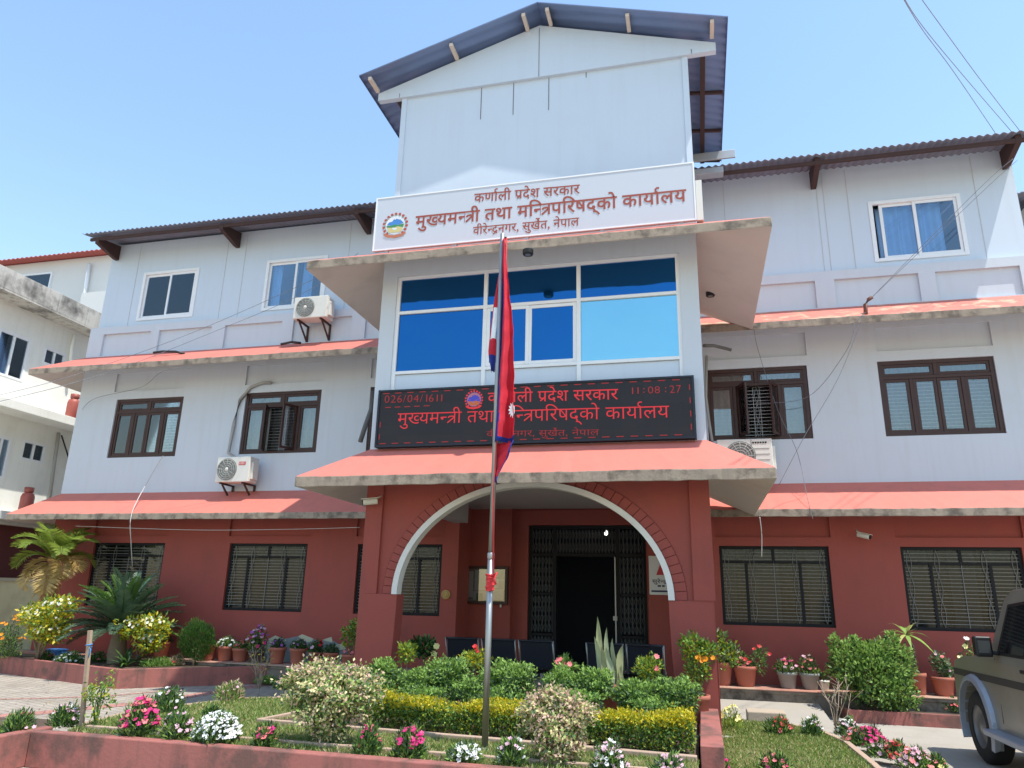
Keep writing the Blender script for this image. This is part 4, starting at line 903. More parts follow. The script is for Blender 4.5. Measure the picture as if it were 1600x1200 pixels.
# ------------------------------------------------------------------ neighbours
NW = -14.6
def nx(u, v, x=NW): p = atX(u, v, x); return p[1], p[2]
crwall = paint('cream_neighbour_wall', (.80, .80, .74), .8, .04, 1, dirt=(.55, .53, .46), dscale=1.2, damt=.35, streak=(.5, .48, .42), samt=.25)
mould = paint('mouldy_parapet', (.50, .48, .43), .9, .12, 1.5, dirt=(.06, .055, .05), dscale=1.3, dlo=.48, dhi=.68, damt=.85, streak=(.07, .065, .06), samt=.8, bump=.3)
shade_maroon = paint('shadow_maroon_wall', (.12, .03, .03), .8, .1, 1)  # dark maroon stands in for the deep shadows behind the palm
nbd = thing('neighbour_building', 'cream three storey neighbour building with mouldy parapet at the left edge', 'building', (NW, 6, 0))
zp = nx(0, 412.5, -14)[1]
wins = []
for a, b, c in (((0, 512), (49, 532), (37, 598)), ((71, 540), (103, 555), (67, 568)), ((-10, 680), (20, 684), (14, 750)), ((37, 687), (73, 695), (67, 725))):
    (ya, za), (yb, zb), (yc, zc) = nx(*a), nx(*b), nx(*c); wins.append((min(ya, yb), max(ya, yb), zc, (za+zb)/2))
mb = MB(); hol = [(*w_,) for w_ in wins]
tmp = MB(); wall_holes(tmp, 1.0, 12.0, 3.1, zp-.5, 0, hol, rev=.1)
tmp.v = [(NW-v[1], v[0], v[2]) for v in tmp.v]; tmp.build('wall', crwall, nbd)
MB().box(-20, NW-.12, 1.0, 12, 0, zp-.5).build('core', inwall, nbd)
MB().box(-20, NW, 1.0, 12, 0, 3.09).build('lower_wall', shade_maroon, nbd)
MB().box(-15.6, -14.0, .4, 13, zp-.58, zp-.50).box(-14.14, -14.0, .4, 13, zp-.50, zp).build('parapet', mould, nbd, bevel=.01)
z1, z2 = nx(0, 618, -13.9)[1], nx(0, 633, -13.9)[1]
MB().box(-15.0, -13.9, .4, 13, z2, z1).build('balcony_slab', crwall, nbd, bevel=.01)
z3 = nx(0, 797, -13.9)[1]
MB().box(-15.0, -13.9, .4, 13, z3-.2, z3).build('lower_slab', crwall, nbd, bevel=.01)
for i, (ya, yb, za, zb) in enumerate(wins):
    m = MB(); t_ = .06
    m.box(NW-.05, NW+.01, ya, ya+t_, za, zb); m.box(NW-.05, NW+.01, yb-t_, yb, za, zb); m.box(NW-.05, NW+.01, ya+t_, yb-t_, zb-t_, zb); m.box(NW-.05, NW+.01, ya+t_, yb-t_, za, za+t_); m.box(NW-.05, NW+.005, (ya+yb)/2-.025, (ya+yb)/2+.025, za+t_, zb-t_)
    wn = m.build('window', alu, nbd); MB().box(NW-.04, NW-.035, ya+t_, yb-t_, za+t_, zb-t_).build('pane', glass_s, wn)
    MB().box(NW-.09, NW-.085, ya+t_, ya+(yb-ya)*.6, za+t_, zb-t_).build('curtain', curt_b if i % 2 == 0 else curt_w, wn)
def npipe(pts, r, m): MB().tube([tuple(atX(u, v, NW+.08)) for u, v in pts], r, 7).build('drain_pipe', m, nbd)
npipe([(117, 522), (112, 545), (108, 600)], .05, crwall); npipe([(92, 676), (84, 730), (76, 790)], .045, greyp); npipe([(96, 680), (104, 705), (110, 725)], .02, blackp)
rh = thing('white_house', 'white gabled house with thin red tin roof rising behind the neighbour building', 'house', (-18, 10, 0))
zt_ = atY(0, 408, 9)[2]
MB().box(-26, -16.3, 9.3, 16, 0, zt_-.05).build('wall', paint('house_white', (.66, .66, .64), .8, .05, 1), rh)
corrug((-26.5, 8.9, zt_-.02), (-15.9, 8.9, zt_-.02), (-26.5, 16, zt_+1.2), (-15.9, 16, zt_+1.2), .2, .02, .04).build('roof', paint('red_tin', (.40, .09, .07), .5, .1, 2, bump=0), rh)
MB().tube([tuple(atY(140, 412, 9.2)), tuple(atY(125, 505, 9.2))], .06, 8).build('down_pipe', alu, rh)
p = atY(60, 435, 9.28); m = MB(); bars(m, p[0]-.7, p[0]+.6, p[2]-.9, p[2]+.2, 9.25, 9.31, .06); wn = m.build('window', alu, rh); MB().box(p[0]-.64, p[0]+.54, 9.28, 9.29, p[2]-.84, p[2]+.14).build('pane', glass_s, wn)
MB().box(-17.2, -15.6, 8.2, 9.3, 8, zt_-2.0).build('annex', paint('annex_white', (.66, .66, .64), .8, .05, 1), rh)
def cylinder(p, label):
    t = thing('gas_cylinder', label, 'gas cylinder', p, 'red gas cylinders on the neighbour balconies'); x, y, z = p
    m = MB(); m.lathe([(.14, 0), (.155, .04), (.155, .42), (.13, .50), (.05, .54), (.03, .56)], p, 18); m.build('body', paint('gas_red', (.36, .09, .07), .5, .08, 5, bump=0), t)
    m = MB(); m.lathe([(.09, .53), (.11, .55), (.11, .66), (.095, .66), (.095, .56)], p, 16); m.build('collar', paint('gas_collar', (.30, .08, .06), .5, .08, 5, bump=0), t)
    MB().lathe([(.02, .54), (.02, .62), (0, .62)], p, 8).build('valve', galv, t)
q = atX(111, 652, -14.05); cylinder((-14.05, q[1], z1), 'red gas cylinder standing on the upper balcony slab of the neighbour building')
q = atX(36, 812, -14.05); cylinder((-14.05, q[1], z3), 'red gas cylinder on the lower slab of the neighbour building behind the palm')
cw = thing('compound_wall', 'cream stained boundary wall behind the palm at the left edge', 'wall', (-13, 4.6, 0))
MB().box(-14.55, -11.9, 4.5, 4.65, 0, 1.74).build('wall', paint('cream_boundary', (.42, .38, .24), .85, .15, 2, dirt=(.20, .17, .10), dscale=1.5, damt=.6), cw)
MB().box(-14.55, -11.9, 4.46, 4.69, 1.74, 1.82).build('coping', paint('coping_grey', (.30, .27, .2), .9, .1, 3), cw)
p = atY(1592, 300, 12)
sh = thing('tin_shed', 'dark roofed building just showing beyond the right end of the office', 'building', (p[0]+2, 13, 0))
MB().box(p[0]+.25, p[0]+9, 12.4, 18, 0, p[2]-.3).build('wall', paint('shed_wall', (.30, .27, .24), .9, .1, 2), sh)
corrug((p[0]-.1, 12, p[2]), (p[0]+9, 12, p[2]), (p[0]-.1, 18.4, p[2]+1.6), (p[0]+9, 18.4, p[2]+1.6), .2, .02, .05).build('roof', tin2, sh)
# ------------------------------------------------------------------ cables
cab = plain('black_cable', (.03, .03, .035), .6); cabg = plain('grey_cable', (.17, .18, .21), .7); cabs = plain('blue_grey_line', (.26, .28, .34), .7); cabw = plain('white_cable', (.55, .53, .50), .7)
def cable(pts, m, label, r=.0048, group='cables strung along the facade'):
    # pts: (u, v, Y); sagging spline through them
    P = [np.array(atY(*q)) for q in pts]; out = []
    for i in range(len(P)-1):
        p0 = P[max(i-1, 0)]; p1, p2 = P[i], P[i+1]; p3 = P[min(i+2, len(P)-1)]
        for k in range(8):
            t = k/8; out.append(.5*((2*p1)+(-p0+p2)*t+(2*p0-5*p1+4*p2-p3)*t*t+(-p0+3*p1-3*p2+p3)*t**3))
    out.append(P[-1]); mb = MB(); mb.tube([tuple(q) for q in out], r, 5); o = mb.build('cable', m); tag(o, label, 'cable', group)
G_ = 'overhead lines in the sky'
cable([(1390, -40, -2), (1437, 40, -1), (1490, 112, 1), (1556, 209, 3.2)], cabs, 'leftmost overhead line crossing the sky at top right', .0055, G_)
cable([(1395, -38, -2), (1432, 28, -1), (1500, 112, 1), (1580, 205, 3.2)], cabs, 'middle overhead line crossing the sky at top right', .0055, G_)
cable([(1412, -40, -2), (1470, 40, -.5), (1530, 122, 1.2), (1597, 209, 3.2)], cabs, 'rightmost overhead line crossing the sky at top right', .0055, G_)
cable([(1583, 248, 2.9), (1540, 285, 2.9), (1440, 385, 2.9), (1363, 464, 2.92)], cabg, 'thin cable from the right roof bracket down to the bent brown pipe')
cable([(1590, 250, 2.85), (1545, 290, 2.85), (1430, 400, 2.86), (1361, 466, 2.92)], cabg, 'second thin cable sagging beside the one to the bent brown pipe')
cable([(1352, 488, 2.8), (1338, 505, 2.8), (1320, 552, 2.85), (1262, 620, 3.4), (1180, 630, 3.5)], cabg, 'looping cable between the bent pipe and the open right window')
cable([(1350, 490, 2.8), (1310, 590, 2.8), (1258, 680, 2.8), (1217, 758, 2.75)], cabg, 'straight cable slanting down across the white wall right of the porch')
cable([(1178, 508, 2.8), (1184, 545, 3.4), (1215, 640, 3.5), (1245, 705, 3.4), (1262, 780, 2.9), (1270, 811, 2.8)], cabg, 'loose cable hanging from the upper right canopy to the lower one')
cable([(1187, 808, 2.6), (1190, 835, 2.7), (1190, 870, 2.8)], cabw, 'white cable end dangling below the right tip of the porch canopy', .008)
cable([(-20, 622, -1), (120, 585, 1), (300, 520, 2), (480, 441, 2.6), (520, 420, 2.7)], cabg, 'upper cable crossing the left wing below the top windows')
cable([(-20, 632, -1), (160, 585, 1), (330, 520, 2), (480, 455, 2.6), (560, 395, 3.4)], cabg, 'lower cable crossing the left wing towards the porch sign')
cable([(128, 640, 3.6), (150, 622, 3.6), (220, 605, 3.4), (255, 580, 2.8), (300, 575, 2.8)], cabg, 'thin cable rising from the left corner to the upper canopy')
cable([(255, 712, 3.6), (235, 745, 3.5), (206, 802, 2.8), (205, 850, 3.0), (207, 885, 3.3)], cabw, 'pale cable hanging over the lower left canopy in front of a red wall window', .009)
cable([(118, 822, 3.0), (300, 828, 3.0), (450, 827, 3.0), (562, 824, 3.0)], cabw, 'long pale line strung under the lower left canopy', .005)
# ------------------------------------------------------------------ plants
def blossoms(nm, P, N, r, mi, k=5):
    n = len(P)
    if not n: return
    N = N/np.linalg.norm(N, axis=1, keepdims=True); A = np.cross(N, np.array([.31, .2, .93])); A /= np.maximum(np.linalg.norm(A, axis=1, keepdims=True), 1e-6); B = np.cross(N, A)
    R = .92*r*rng.uniform(.75, 1.2, n)
    for j in range(k):
        t = 2*PI*j/k+rng.uniform(0, .6, n)
        D = A*np.cos(t)[:, None]+B*np.sin(t)[:, None]+N*.25
        nm.leaves(P, D, N, R, R*.95, mi, fold=-.05)
def crown(nm, lumps, n, L, W, mats, probs, up=.35, surf=.45, rnd=.7, rough=.16, topm=None, topp=0):
    vol = np.array([max(.0001, l[3]*l[4]*l[5])**(2/3) for l in lumps]); cnt = (n*vol/vol.sum()).astype(int)
    for (cx, cy, cz, rx, ry, rz), m in zip(lumps, cnt):
        d = rdir(m); t = rng.uniform(surf**3, 1, m)**(1/3)
        ph = rng.uniform(0, 6, 3)
        bump_ = 1+rough*(np.sin(d[:, 0]*5+ph[0])*np.sin(d[:, 2]*5+ph[1])+.6*np.sin(d[:, 1]*9+d[:, 2]*7+ph[2]))+rng.normal(0, rough*.35, m)
        P = np.array([cx, cy, cz])+d*t[:, None]*bump_[:, None]*np.array([rx, ry, rz])
        D = d*.8+rdir(m)*rnd+np.array([0, 0, up]); N = d+rdir(m)*.6+np.array([0, 0, .4])
        mi = rng.choice(len(mats), m, p=probs)
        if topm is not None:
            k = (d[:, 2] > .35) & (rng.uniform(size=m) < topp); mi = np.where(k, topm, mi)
        nm.leaves(P, D, N, L*rng.uniform(.7, 1.25, m), W*rng.uniform(.8, 1.2, m), mi)
def stems(p, tips, r, m, parent, name='stem', bend=.15):
    mb = MB(); p = np.array(p, float)
    for q in tips:
        q = np.array(q, float); mid = p*.5+q*.5+rng.normal(0, bend*.3, 3)*np.linalg.norm(q-p); b0 = p+rng.normal(0, 1, 3)*np.array([r, r, 0])
        mb.tube([tuple(b0), tuple(b0*.3+mid*.7), tuple(mid*.5+q*.5), tuple(q)], r, 5, 0, r*.35)
    return mb.build(name, m, parent)
def wh(p, wpx, hpx):
    d = float(np.dot(np.array(p)-CAMP, _f)); return wpx*d/FPX, hpx*d/FPX
def put(u, v, z=None, y=None):
    if y is None: q = atZ(u, v, z); return (q[0], q[1], z)
    q = atY(u, v, y); return (q[0], y, q[2] if z is None else z)
def pot(p, w_, h_, m, parent, name='pot'):
    x, y, z = p; r = w_/2
    MB().lathe([(0, .0), (r*.68, .0), (r*.74, h_*.1), (r*.93, h_*.80), (r*1.0, h_*.82), (r*1.03, h_*.90), (r*1.0, h_), (r*.9, h_), (r*.88, h_*.9), (0, h_*.9)], p, 22).build(name, m, parent)
    mb = MB(); mb.lathe([(0, h_*.905), (r*.88, h_*.905)], p, 16); mb.build('soil', soil, parent)
def clump(label, p, r, h, leafs, L, W, n, fl, nf, fr, cat='flowers', group='flowering clumps in the garden beds', name='flower_clump', potm=None, pw=0, ph=0, k=5, flat_top=False):
    t = thing(name, label, cat, p, group); x, y, z = p
    if potm: pot(p, pw, ph, potm, t); z = z+ph*.9
    d = rdir(n); d[:, 2] = np.abs(d[:, 2]); rr = rng.uniform(.12, 1, n)**.5
    P = np.array([x, y, z])+d*rr[:, None]*np.array([r, r, h])*(1+.12*np.sin(d[:, :1]*6))
    nm = NM(); nm.leaves(P, d*.6+rdir(n)*.6+np.array([0, 0, .6]), rdir(n)+np.array([0, 0, .5]), L*rng.uniform(.7, 1.3, n), W*rng.uniform(.8, 1.2, n), rng.choice(len(leafs), n)); nm.build('foliage', leafs, t)
    stems((x, y, z), [(x+r*.8*a, y+r*.8*b, z+h*.8) for a, b in rng.uniform(-1, 1, (6, 2))], .006, G1, t)
    if nf:
        nf = int(nf*1.45)
        d = rdir(nf); d[:, 2] = np.abs(d[:, 2])*1.1+.25; d /= np.linalg.norm(d, axis=1, keepdims=True)
        P = np.array([x, y, z])+d*np.array([r, r, h])*rng.uniform(.92, 1.12, (nf, 1)); nm = NM()
        blossoms(nm, P, d*.5+np.array([-.05, -.45, .55])+rdir(nf)*.35, fr, rng.choice(len(fl), nf), k); nm.build('blossoms', fl, t)
    return t
DG = [G1, G4, G2, G3]
def fc(label, u, v, z, wpx, hpx, fl, nf, fr=.028, leafs=DG, n=None, y=None, **kw):
    p = put(u, v, z, y); w_, h_ = wh(p, wpx, hpx); return clump(label, p, w_/2, h_*.92, leafs, .055, .014, n or int(500+9000*w_*h_), fl, nf, fr, **kw)
YF = -3.585
for a in (('low clump with a few pink blooms left of the planter corner', 27, 1146, .27, 44, 34, [FM, FP], 5, .024),
          ('white blooms on dark leaves just behind the planter corner', 101, 1136, .27, 42, 34, [FW, FP], 16, .026)):
    fc(*a)
for a in (('tall bright magenta clump at the left lawn corner', 212, 0, .29, 50, 54, [FM, FK], 34, .032),
          ('pale pink clump beside the tall magenta one', 272, 0, .29, 44, 40, [FP], 14, .026),
          ('big dome of dense white flowers on the front strip', 337, 0, .29, 66, 42, [FW], 120, .020),
          ('small magenta clump left of the big variegated shrub', 413, 0, .29, 32, 32, [FM, FK], 9, .030),
          ('leafy clump with few pink blooms right of the big variegated shrub', 575, 0, .29, 36, 40, [FK, FM], 8, .026),
          ('magenta carnation clump left of the flagpole foot', 641, 0, .29, 48, 44, [FM], 14, .032),
          ('low white flower clump just right of the flagpole foot', 728, 0, .29, 46, 26, [FW], 26, .024),
          ('lilac white clump left of the smaller variegated shrub', 800, 0, .29, 40, 40, [FP, FW], 10, .026),
          ('pale lilac clump right of the smaller variegated shrub', 953, 0, .29, 48, 44, [FP, FW], 20, .026),
          ('pale pink clump near the end of the front strip', 1045, 0, .29, 46, 32, [FP], 20, .026)):
    fc(a[0], a[1], 1165, a[3], a[4]*1.08, a[5]*1.05, a[6], int(a[7]*1.9), *a[8:], y=YF)
fc('pale pink clump behind the tall magenta one at the path edge', 262, 1112, .29, 48, 36, [FP, FW], 18, .024)
fc('dull pink and green clump at the far left edge of the lawn', 358, 1094, .29, 44, 28, [FP], 12, .02, leafs=[G1, G2, VP])
fc('low yellow green clump with lime tips behind the white dome', 330, 1120, .29, 20, 14, [YG], 6, .02)
fc('magenta clump at the bottom right of the pink low wall', 1120, 1206, .10, 40, 24, [FM], 12, .03)
fc('coral pink clump at the bottom of the right lawn', 1213, 1204, .10, 42, 24, [FK, FM], 14, .03)
fc('red flower clump at the far edge of the right lawn', 1219, 1148, .10, 42, 26, [FR, FK], 16, .026)
fc('pale pink clump right of the red one on the far lawn edge', 1270, 1150, .10, 30, 28, [FP, FW], 18, .026)
for a in (('pale pink clump heading the flower row on the right', 1326, 1152, .06, 34, 30, [FP, FW], 16), ('dusky pink clump second in the right flower row', 1338, 1166, .06, 38, 26, [FK, FP], 14),
          ('vivid magenta clump in the middle of the right flower row', 1362, 1168, .06, 44, 30, [FM], 26), ('pale pink clump with wide flat blooms in the right flower row', 1376, 1184, .06, 36, 22, [FP], 12),
          ('red and pink clump near the end of the right flower row', 1402, 1188, .06, 40, 28, [FR, FK], 18), ('coral clump at the bottom end of the right flower row', 1432, 1202, .06, 50, 30, [FK, FP], 24),
          ('pale yellow and pink clump nearest the car wheel', 1462, 1204, .06, 34, 22, [FY, FK], 10)): fc(*a[:-1], a[-1]*2, .030, group='flower row edging the right lawn')
fc('thin stemmed pale yellow flowers beside the pink low wall', 1143, 1140, .10, 40, 36, [FY], 14, .028, leafs=[G2, YG], n=260)
fc('small red clump behind the front of the car', 1487, 1112, .14, 34, 20, [FR, FK], 10, .028)
fc('tall orange marigolds at the left picture edge', 8, 1030, .26, 40, 66, [FO], 16, .055, n=1500)
fc('low white flowers in front of the cycad', 107, 1036, .26, 40, 16, [FW], 40, .03)
fc('low pink flowers left of the blue box', 70, 1032, .26, 24, 14, [FP, FM], 12, .03)
fc('tiny magenta flowers right of the leaning stick', 152, 1034, .26, 22, 14, [FM], 6, .03)
fc('small red leaved clump left of the clipped round thuja', 276, 1040, .26, 20, 16, [FR], 3, .025, leafs=[G1, VP])
fc('low green cover with small leaves by the kerb corner', 246, 1041, .26, 50, 12, [G2], 3, .02, leafs=[G1, G2])
fc('small pale pink clump beside the bare branched shrub', 445, 1078, .29, 30, 20, [FP, FW], 14, .024)
fc('small bright yellow flowers in front of the plinth', 415, 1068, .03, 32, 10, [FY, YE], 14, .03, leafs=[G2, G1])
# --- shrubs
def shrub(label, p, lumps, n, L, W, mats, probs, stemh, name='shrub', cat='shrub', group=None, sm=None, tips=6, fl=None, **kw):
    t = thing(name, label, cat, p, group); nm = NM(); crown(nm, lumps, n, L, W, mats, probs, **kw); nm.build('foliage', mats, t)
    stems(p, [(l[0]+rng.normal(0, .3)*l[3], l[1]+rng.normal(0, .3)*l[4], l[2]+rng.uniform(-.2, .5)*l[5]) for l in lumps for _ in range(max(1, tips//len(lumps)))], stemh, sm or bark, t)
    if fl:
        fm, nf, fr = fl; nm = NM()
        for l in lumps:
            k = max(1, nf//len(lumps)); d = rdir(k); d[:, 2] = np.abs(d[:, 2])*.8+.1; d[:, 1] = -np.abs(d[:, 1])
            blossoms(nm, np.array(l[:3])+d*np.array(l[3:])*1.06, d+rdir(k)*.3, fr, rng.choice(len(fm), k))
        nm.build('blossoms', fm, t)
    return t
GS = 'clipped green shrubs in the porch bed'
def bedshrub(label, parts, y=-1.3):
    lumps = []
    for (u, v, wpx, hpx, dy) in parts:
        q = atY(u, v+9, y+dy); w_, h_ = wh(q, wpx, hpx*.94); lumps.append((q[0], y+dy, q[2], w_/2, max(.16, w_*.38), h_/2))
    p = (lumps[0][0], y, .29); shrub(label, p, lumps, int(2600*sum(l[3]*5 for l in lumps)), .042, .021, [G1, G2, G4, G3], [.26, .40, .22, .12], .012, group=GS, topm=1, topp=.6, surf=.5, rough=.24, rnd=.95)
bedshrub('clipped green shrub behind the big variegated shrub', [(598, 1048, 58, 52, 0), (592, 1075, 54, 34, -.1)])
bedshrub('wide clipped green shrub just left of the flagpole', [(655, 1058, 62, 40, .0), (700, 1045, 68, 46, .1), (662, 1078, 84, 26, -.15), (730, 1072, 50, 34, -.1)])
bedshrub('bushy clipped shrub crossed by the flagpole', [(800, 1058, 70, 62, .0), (765, 1062, 50, 50, .1), (785, 1082, 76, 30, -.15)])
bedshrub('rounded clipped shrub in front of the doorway', [(880, 1063, 62, 50, .0), (930, 1060, 56, 46, .05), (900, 1086, 80, 28, -.15)])
bedshrub('low clipped shrub beside the pink low wall', [(992, 1080, 56, 48, 0), (1035, 1077, 56, 44, .1), (1064, 1078, 52, 50, -.05), (1020, 1095, 80, 24, -.1)])
# golden hedge
hd = thing('hedge', 'long clipped hedge with golden tips in front of the porch', 'hedge', (.4, -2.33, .29))
n = 46000; X = rng.uniform(-1.25, 2.10, n); Y = -2.33-.06*(X-.4)+rng.uniform(-.22, .22, n); zt0 = .575+.03*np.sin(X*4.1)+.02*np.sin(X*9.7+1)+rng.normal(0, .018, n)
Z = .30+(zt0-.30)*rng.uniform(0, 1, n)**.8; nm = NM(); hgt = (Z-.30)/.29
keep = (np.abs(Y+2.33+.06*(X-.4)) > .09) | (hgt > .7); keep &= (rng.uniform(size=n) < .62+.6*hgt); X, Y, Z, hgt = X[keep], Y[keep], Z[keep], hgt[keep]; n = len(X)
mi = np.where(rng.uniform(size=n) < np.clip((hgt-.62)*3.2, 0, .93), rng.choice([0, 1], n, p=[.6, .4]), rng.choice([1, 2, 3, 4], n, p=[.20, .34, .18, .28]))
nm.leaves(np.stack([X, Y, Z], 1), rdir(n)+np.array([0, -.2, .5]), rdir(n)+np.array([0, -.3, .6]), .034*rng.uniform(.7, 1.3, n), .017, mi); nm.build('foliage', [YE, YG, G1, G3, G2], hd)
mb = MB()
for x in np.arange(-1.15, 2.06, .13):
    xx = x+rng.normal(0, .03); yy = -2.33-.06*(x-.4)
    for a in range(2): mb.tube([(xx, yy, .28), (xx+rng.normal(0, .05), yy+rng.normal(0, .06), .45), (xx+rng.normal(0, .09), yy+rng.normal(0, .1), .6)], .007, 5, 0, .003)
mb.build('stem', bark, hd)
# variegated crotons
p = put(512, 1168, .29, -3.30); w_, h_ = wh(p, 150, 130); x, y, z = p
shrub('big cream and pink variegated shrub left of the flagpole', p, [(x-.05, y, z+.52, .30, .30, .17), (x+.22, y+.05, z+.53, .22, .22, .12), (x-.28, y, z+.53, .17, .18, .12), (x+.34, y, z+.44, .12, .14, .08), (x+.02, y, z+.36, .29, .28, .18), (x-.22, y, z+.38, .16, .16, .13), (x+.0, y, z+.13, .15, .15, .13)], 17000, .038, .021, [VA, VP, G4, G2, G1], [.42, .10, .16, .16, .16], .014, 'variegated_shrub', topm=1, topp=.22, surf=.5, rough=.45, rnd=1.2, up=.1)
p = put(872, 1192, .29, -3.35); x, y, z = p
shrub('smaller pinkish variegated shrub right of the flagpole', p, [(x+.0, y, z+.30, .24, .22, .15), (x-.16, y, z+.42, .15, .15, .12), (x+.14, y, z+.40, .15, .15, .10), (x-.02, y, z+.50, .12, .12, .09), (x, y, z+.12, .2, .18, .11)], 9500, .037, .020, [VA, VP, G4, G2, G1], [.40, .26, .12, .14, .08], .012, 'variegated_shrub', topm=1, topp=.35, surf=.5, rough=.36, rnd=1.2, up=.1)
p = put(965, 1100, .29, -1.95); x, y, z = p
# left garden
p = put(60, 1034, .26); w_, h_ = wh(p, 90, 100); x, y, z = p; s_ = h_
shrub('larger yellow leaved shrub with white blooms left of the cycad', p, [(x+.05, y, z+.62*s_, .36*w_, .30*w_, .17*s_), (x+.25*w_, y, z+.83*s_, .28*w_, .25*w_, .14*s_), (x-.28*w_, y, z+.68*s_, .22*w_, .22*w_, .16*s_), (x+.1, y, z+.42*s_, .30*w_, .25*w_, .14*s_)], 2200, .085, .042, [YG, YE, G2, G1], [.34, .30, .22, .14], .016, fl=([FW, FY], 110, .036), surf=.4, rough=.25, tips=8)
p = put(215, 1040, .26); w_, h_ = wh(p, 88, 78); x, y, z = p; s_ = h_
shrub('smaller yellow leaved shrub with white blooms right of the cycad', p, [(x-.15*w_, y, z+.70*s_, .34*w_, .3*w_, .20*s_), (x+.22*w_, y, z+.74*s_, .28*w_, .25*w_, .22*s_), (x+.18*w_, y, z+.45*s_, .25*w_, .22*w_, .18*s_)], 1500, .085, .042, [YG, YE, G2, G1], [.34, .32, .20, .14], .014, fl=([FW, FY], 80, .036), surf=.4, rough=.25, tips=6)
def strap(label, p, n, L, W, mats, group=None, name='strap_leaf_plant', spread=.9, curve=.5):
    t = thing(name, label, 'plant', p, group); mb = MB()
    for k in range(n):
        a = rng.uniform(0, 2*PI); l = L*rng.uniform(.6, 1.1); e = rng.uniform(.35, 1.0)*spread; q = np.array(p, float); pts = []
        for i in range(8):
            s_ = i/7; r_ = l*s_*math.sin(e)*(1+.3*s_); zz = l*s_*math.cos(e)-curve*l*s_*s_*math.sin(e)*.9; pts.append((q+np.array([r_*math.cos(a), r_*math.sin(a), zz]), W*(1-s_)**.6*(.6+.8*min(1, s_*3))))
        sd = np.array([-math.sin(a), math.cos(a), 0]); m = rng.integers(len(mats))
        vs = [tuple(c+sd*w2*sg_/2) for c, w2 in pts for sg_ in (-1, 1)]; mb.add(vs, [(2*i, 2*i+1, 2*i+3, 2*i+2) for i in range(7)], int(m), True)
    mb.build('leaves', mats, t); return t
strap('dark green strap leaved lily by the kerb corner', put(196, 1042, .26), 34, .62, .05, [G3, G1, G4], curve=.8)
def pinnate(nm, base, az, L, e0, droop, nl, ll, lw, mi, vee=.5, end=.25):
    """feather leaf: returns rachis points, adds leaflets"""
    pts = []; q = np.array(base, float); e = e0; N = 22
    for i in range(N+1):
        pts.append(q.copy()); q = q+np.array([math.cos(az)*math.cos(e), math.sin(az)*math.cos(e), math.sin(e)])*L/N; e -= droop/N*(.4+1.4*i/N)
    pts = np.array(pts); f = np.linspace(.14, 1, nl); idx = f*N; i0 = np.minimum(idx.astype(int), N-1); P = pts[i0]+(pts[i0+1]-pts[i0])*(idx-i0)[:, None]
    T = pts[i0+1]-pts[i0]; T /= np.linalg.norm(T, axis=1, keepdims=True); sd = np.array([-math.sin(az), math.cos(az), 0]); U = np.cross(np.broadcast_to(sd, T.shape), T)*1.0
    U = np.where(U[:, 2:3] < 0, -U, U); pl = ll*np.sin(np.clip(f*1.0, 0, 1)*PI*.86+.25)**.7; pl = np.maximum(pl, ll*end)
    for s_ in (-1, 1): nm.leaves(P, sd*s_+T*.55+U*vee+rng.normal(0, .08, T.shape), U+T*.1, pl*rng.uniform(.85, 1.1, nl), lw, mi, droop=.06)
    return [tuple(a) for a in pts]
t = thing('cycad', 'dark green cycad with stiff arching fronds in the left garden bed', 'cycad', put(180, 1036, .26)); x, y, z = t.location
nm = NM(); mb = MB()
for k in range(64):
    az = 2*PI*k*.382+rng.uniform(-.2, .2); e0 = (1.35, 1.1, .85, .6, .35, .1)[k % 6]+rng.uniform(-.12, .12)
    pts = pinnate(nm, (x, y, z+.60), az, rng.uniform(1.0, 1.25), e0, .65, 60, .19, .024, rng.choice([0, 0, 0, 1]), .35); mb.tube(pts, .009, 5, 0, .003)
nm.build('fronds', [leafmat('cycad_leaf', (.085, .145, .090), .15, .35), G1], t); mb.build('frond_stalk', G3, t)
MB().lathe([(.15, -.02), (.17, .2), (.14, .5), (.06, .6)], tuple(t.location), 14).build('trunk', bark, t)
p = put(66, 1000, .26, 2.9); t = thing('palm', 'feathery palm with green and dried yellow fronds at the left edge', 'palm', p); x, y, z = p
nm = NM(); mb = MB(); top = np.array([x-.05, y, 2.15])
for az, e0, L, dr, mi in ((.1, .95, 1.3, 1.3, 0), (-.4, 1.1, 1.25, 1.5, 0), (3.0, 1.35, 1.4, 1.2, 0), (3.9, 1.1, 1.35, 1.6, 0), (5.0, 1.25, 1.3, 1.5, 0), (3.3, .5, 1.3, 1.7, 0), (.35, 1.2, 1.25, 1.3, 0), (2.7, 1.15, 1.3, 1.5, 0), (3.4, .85, 1.35, 1.4, 0), (1.4, 1.3, 1.3, 1.1, 0), (4.6, 1.0, 1.2, 1.8, 0), (5.6, .9, 1.2, 1.9, 0), (2.2, .7, 1.3, 1.6, 0), (.0, .5, 1.0, 2.2, 1), (-.5, .2, 1.0, 2.4, 1), (3.9, .2, .95, 2.6, 1), (4.4, -.3, 1.1, 1.4, 1), (5.3, -.5, 1.1, 1.2, 1), (.9, .6, 1.1, 1.8, 0)):
    pts = pinnate(nm, top, az, L*.76, e0, dr, 60, .33, .022, mi, .25, .4); mb.tube(pts, .013, 5, mi, .004)
nm.build('fronds', [leafmat('palm_leaf', (.24, .32, .055), .4), DY], t); mb.build('frond_stalk', [G2, DY], t)
MB().tube([(x, y, z-.05), (x+.02, y, 1.0), (x-.03, y, 1.7), (x-.05, y, 2.2)], .075, 10, 0, .05).build('trunk', paint('palm_trunk', (.34, .26, .10), .8, .2, 8, bump=.2), t)
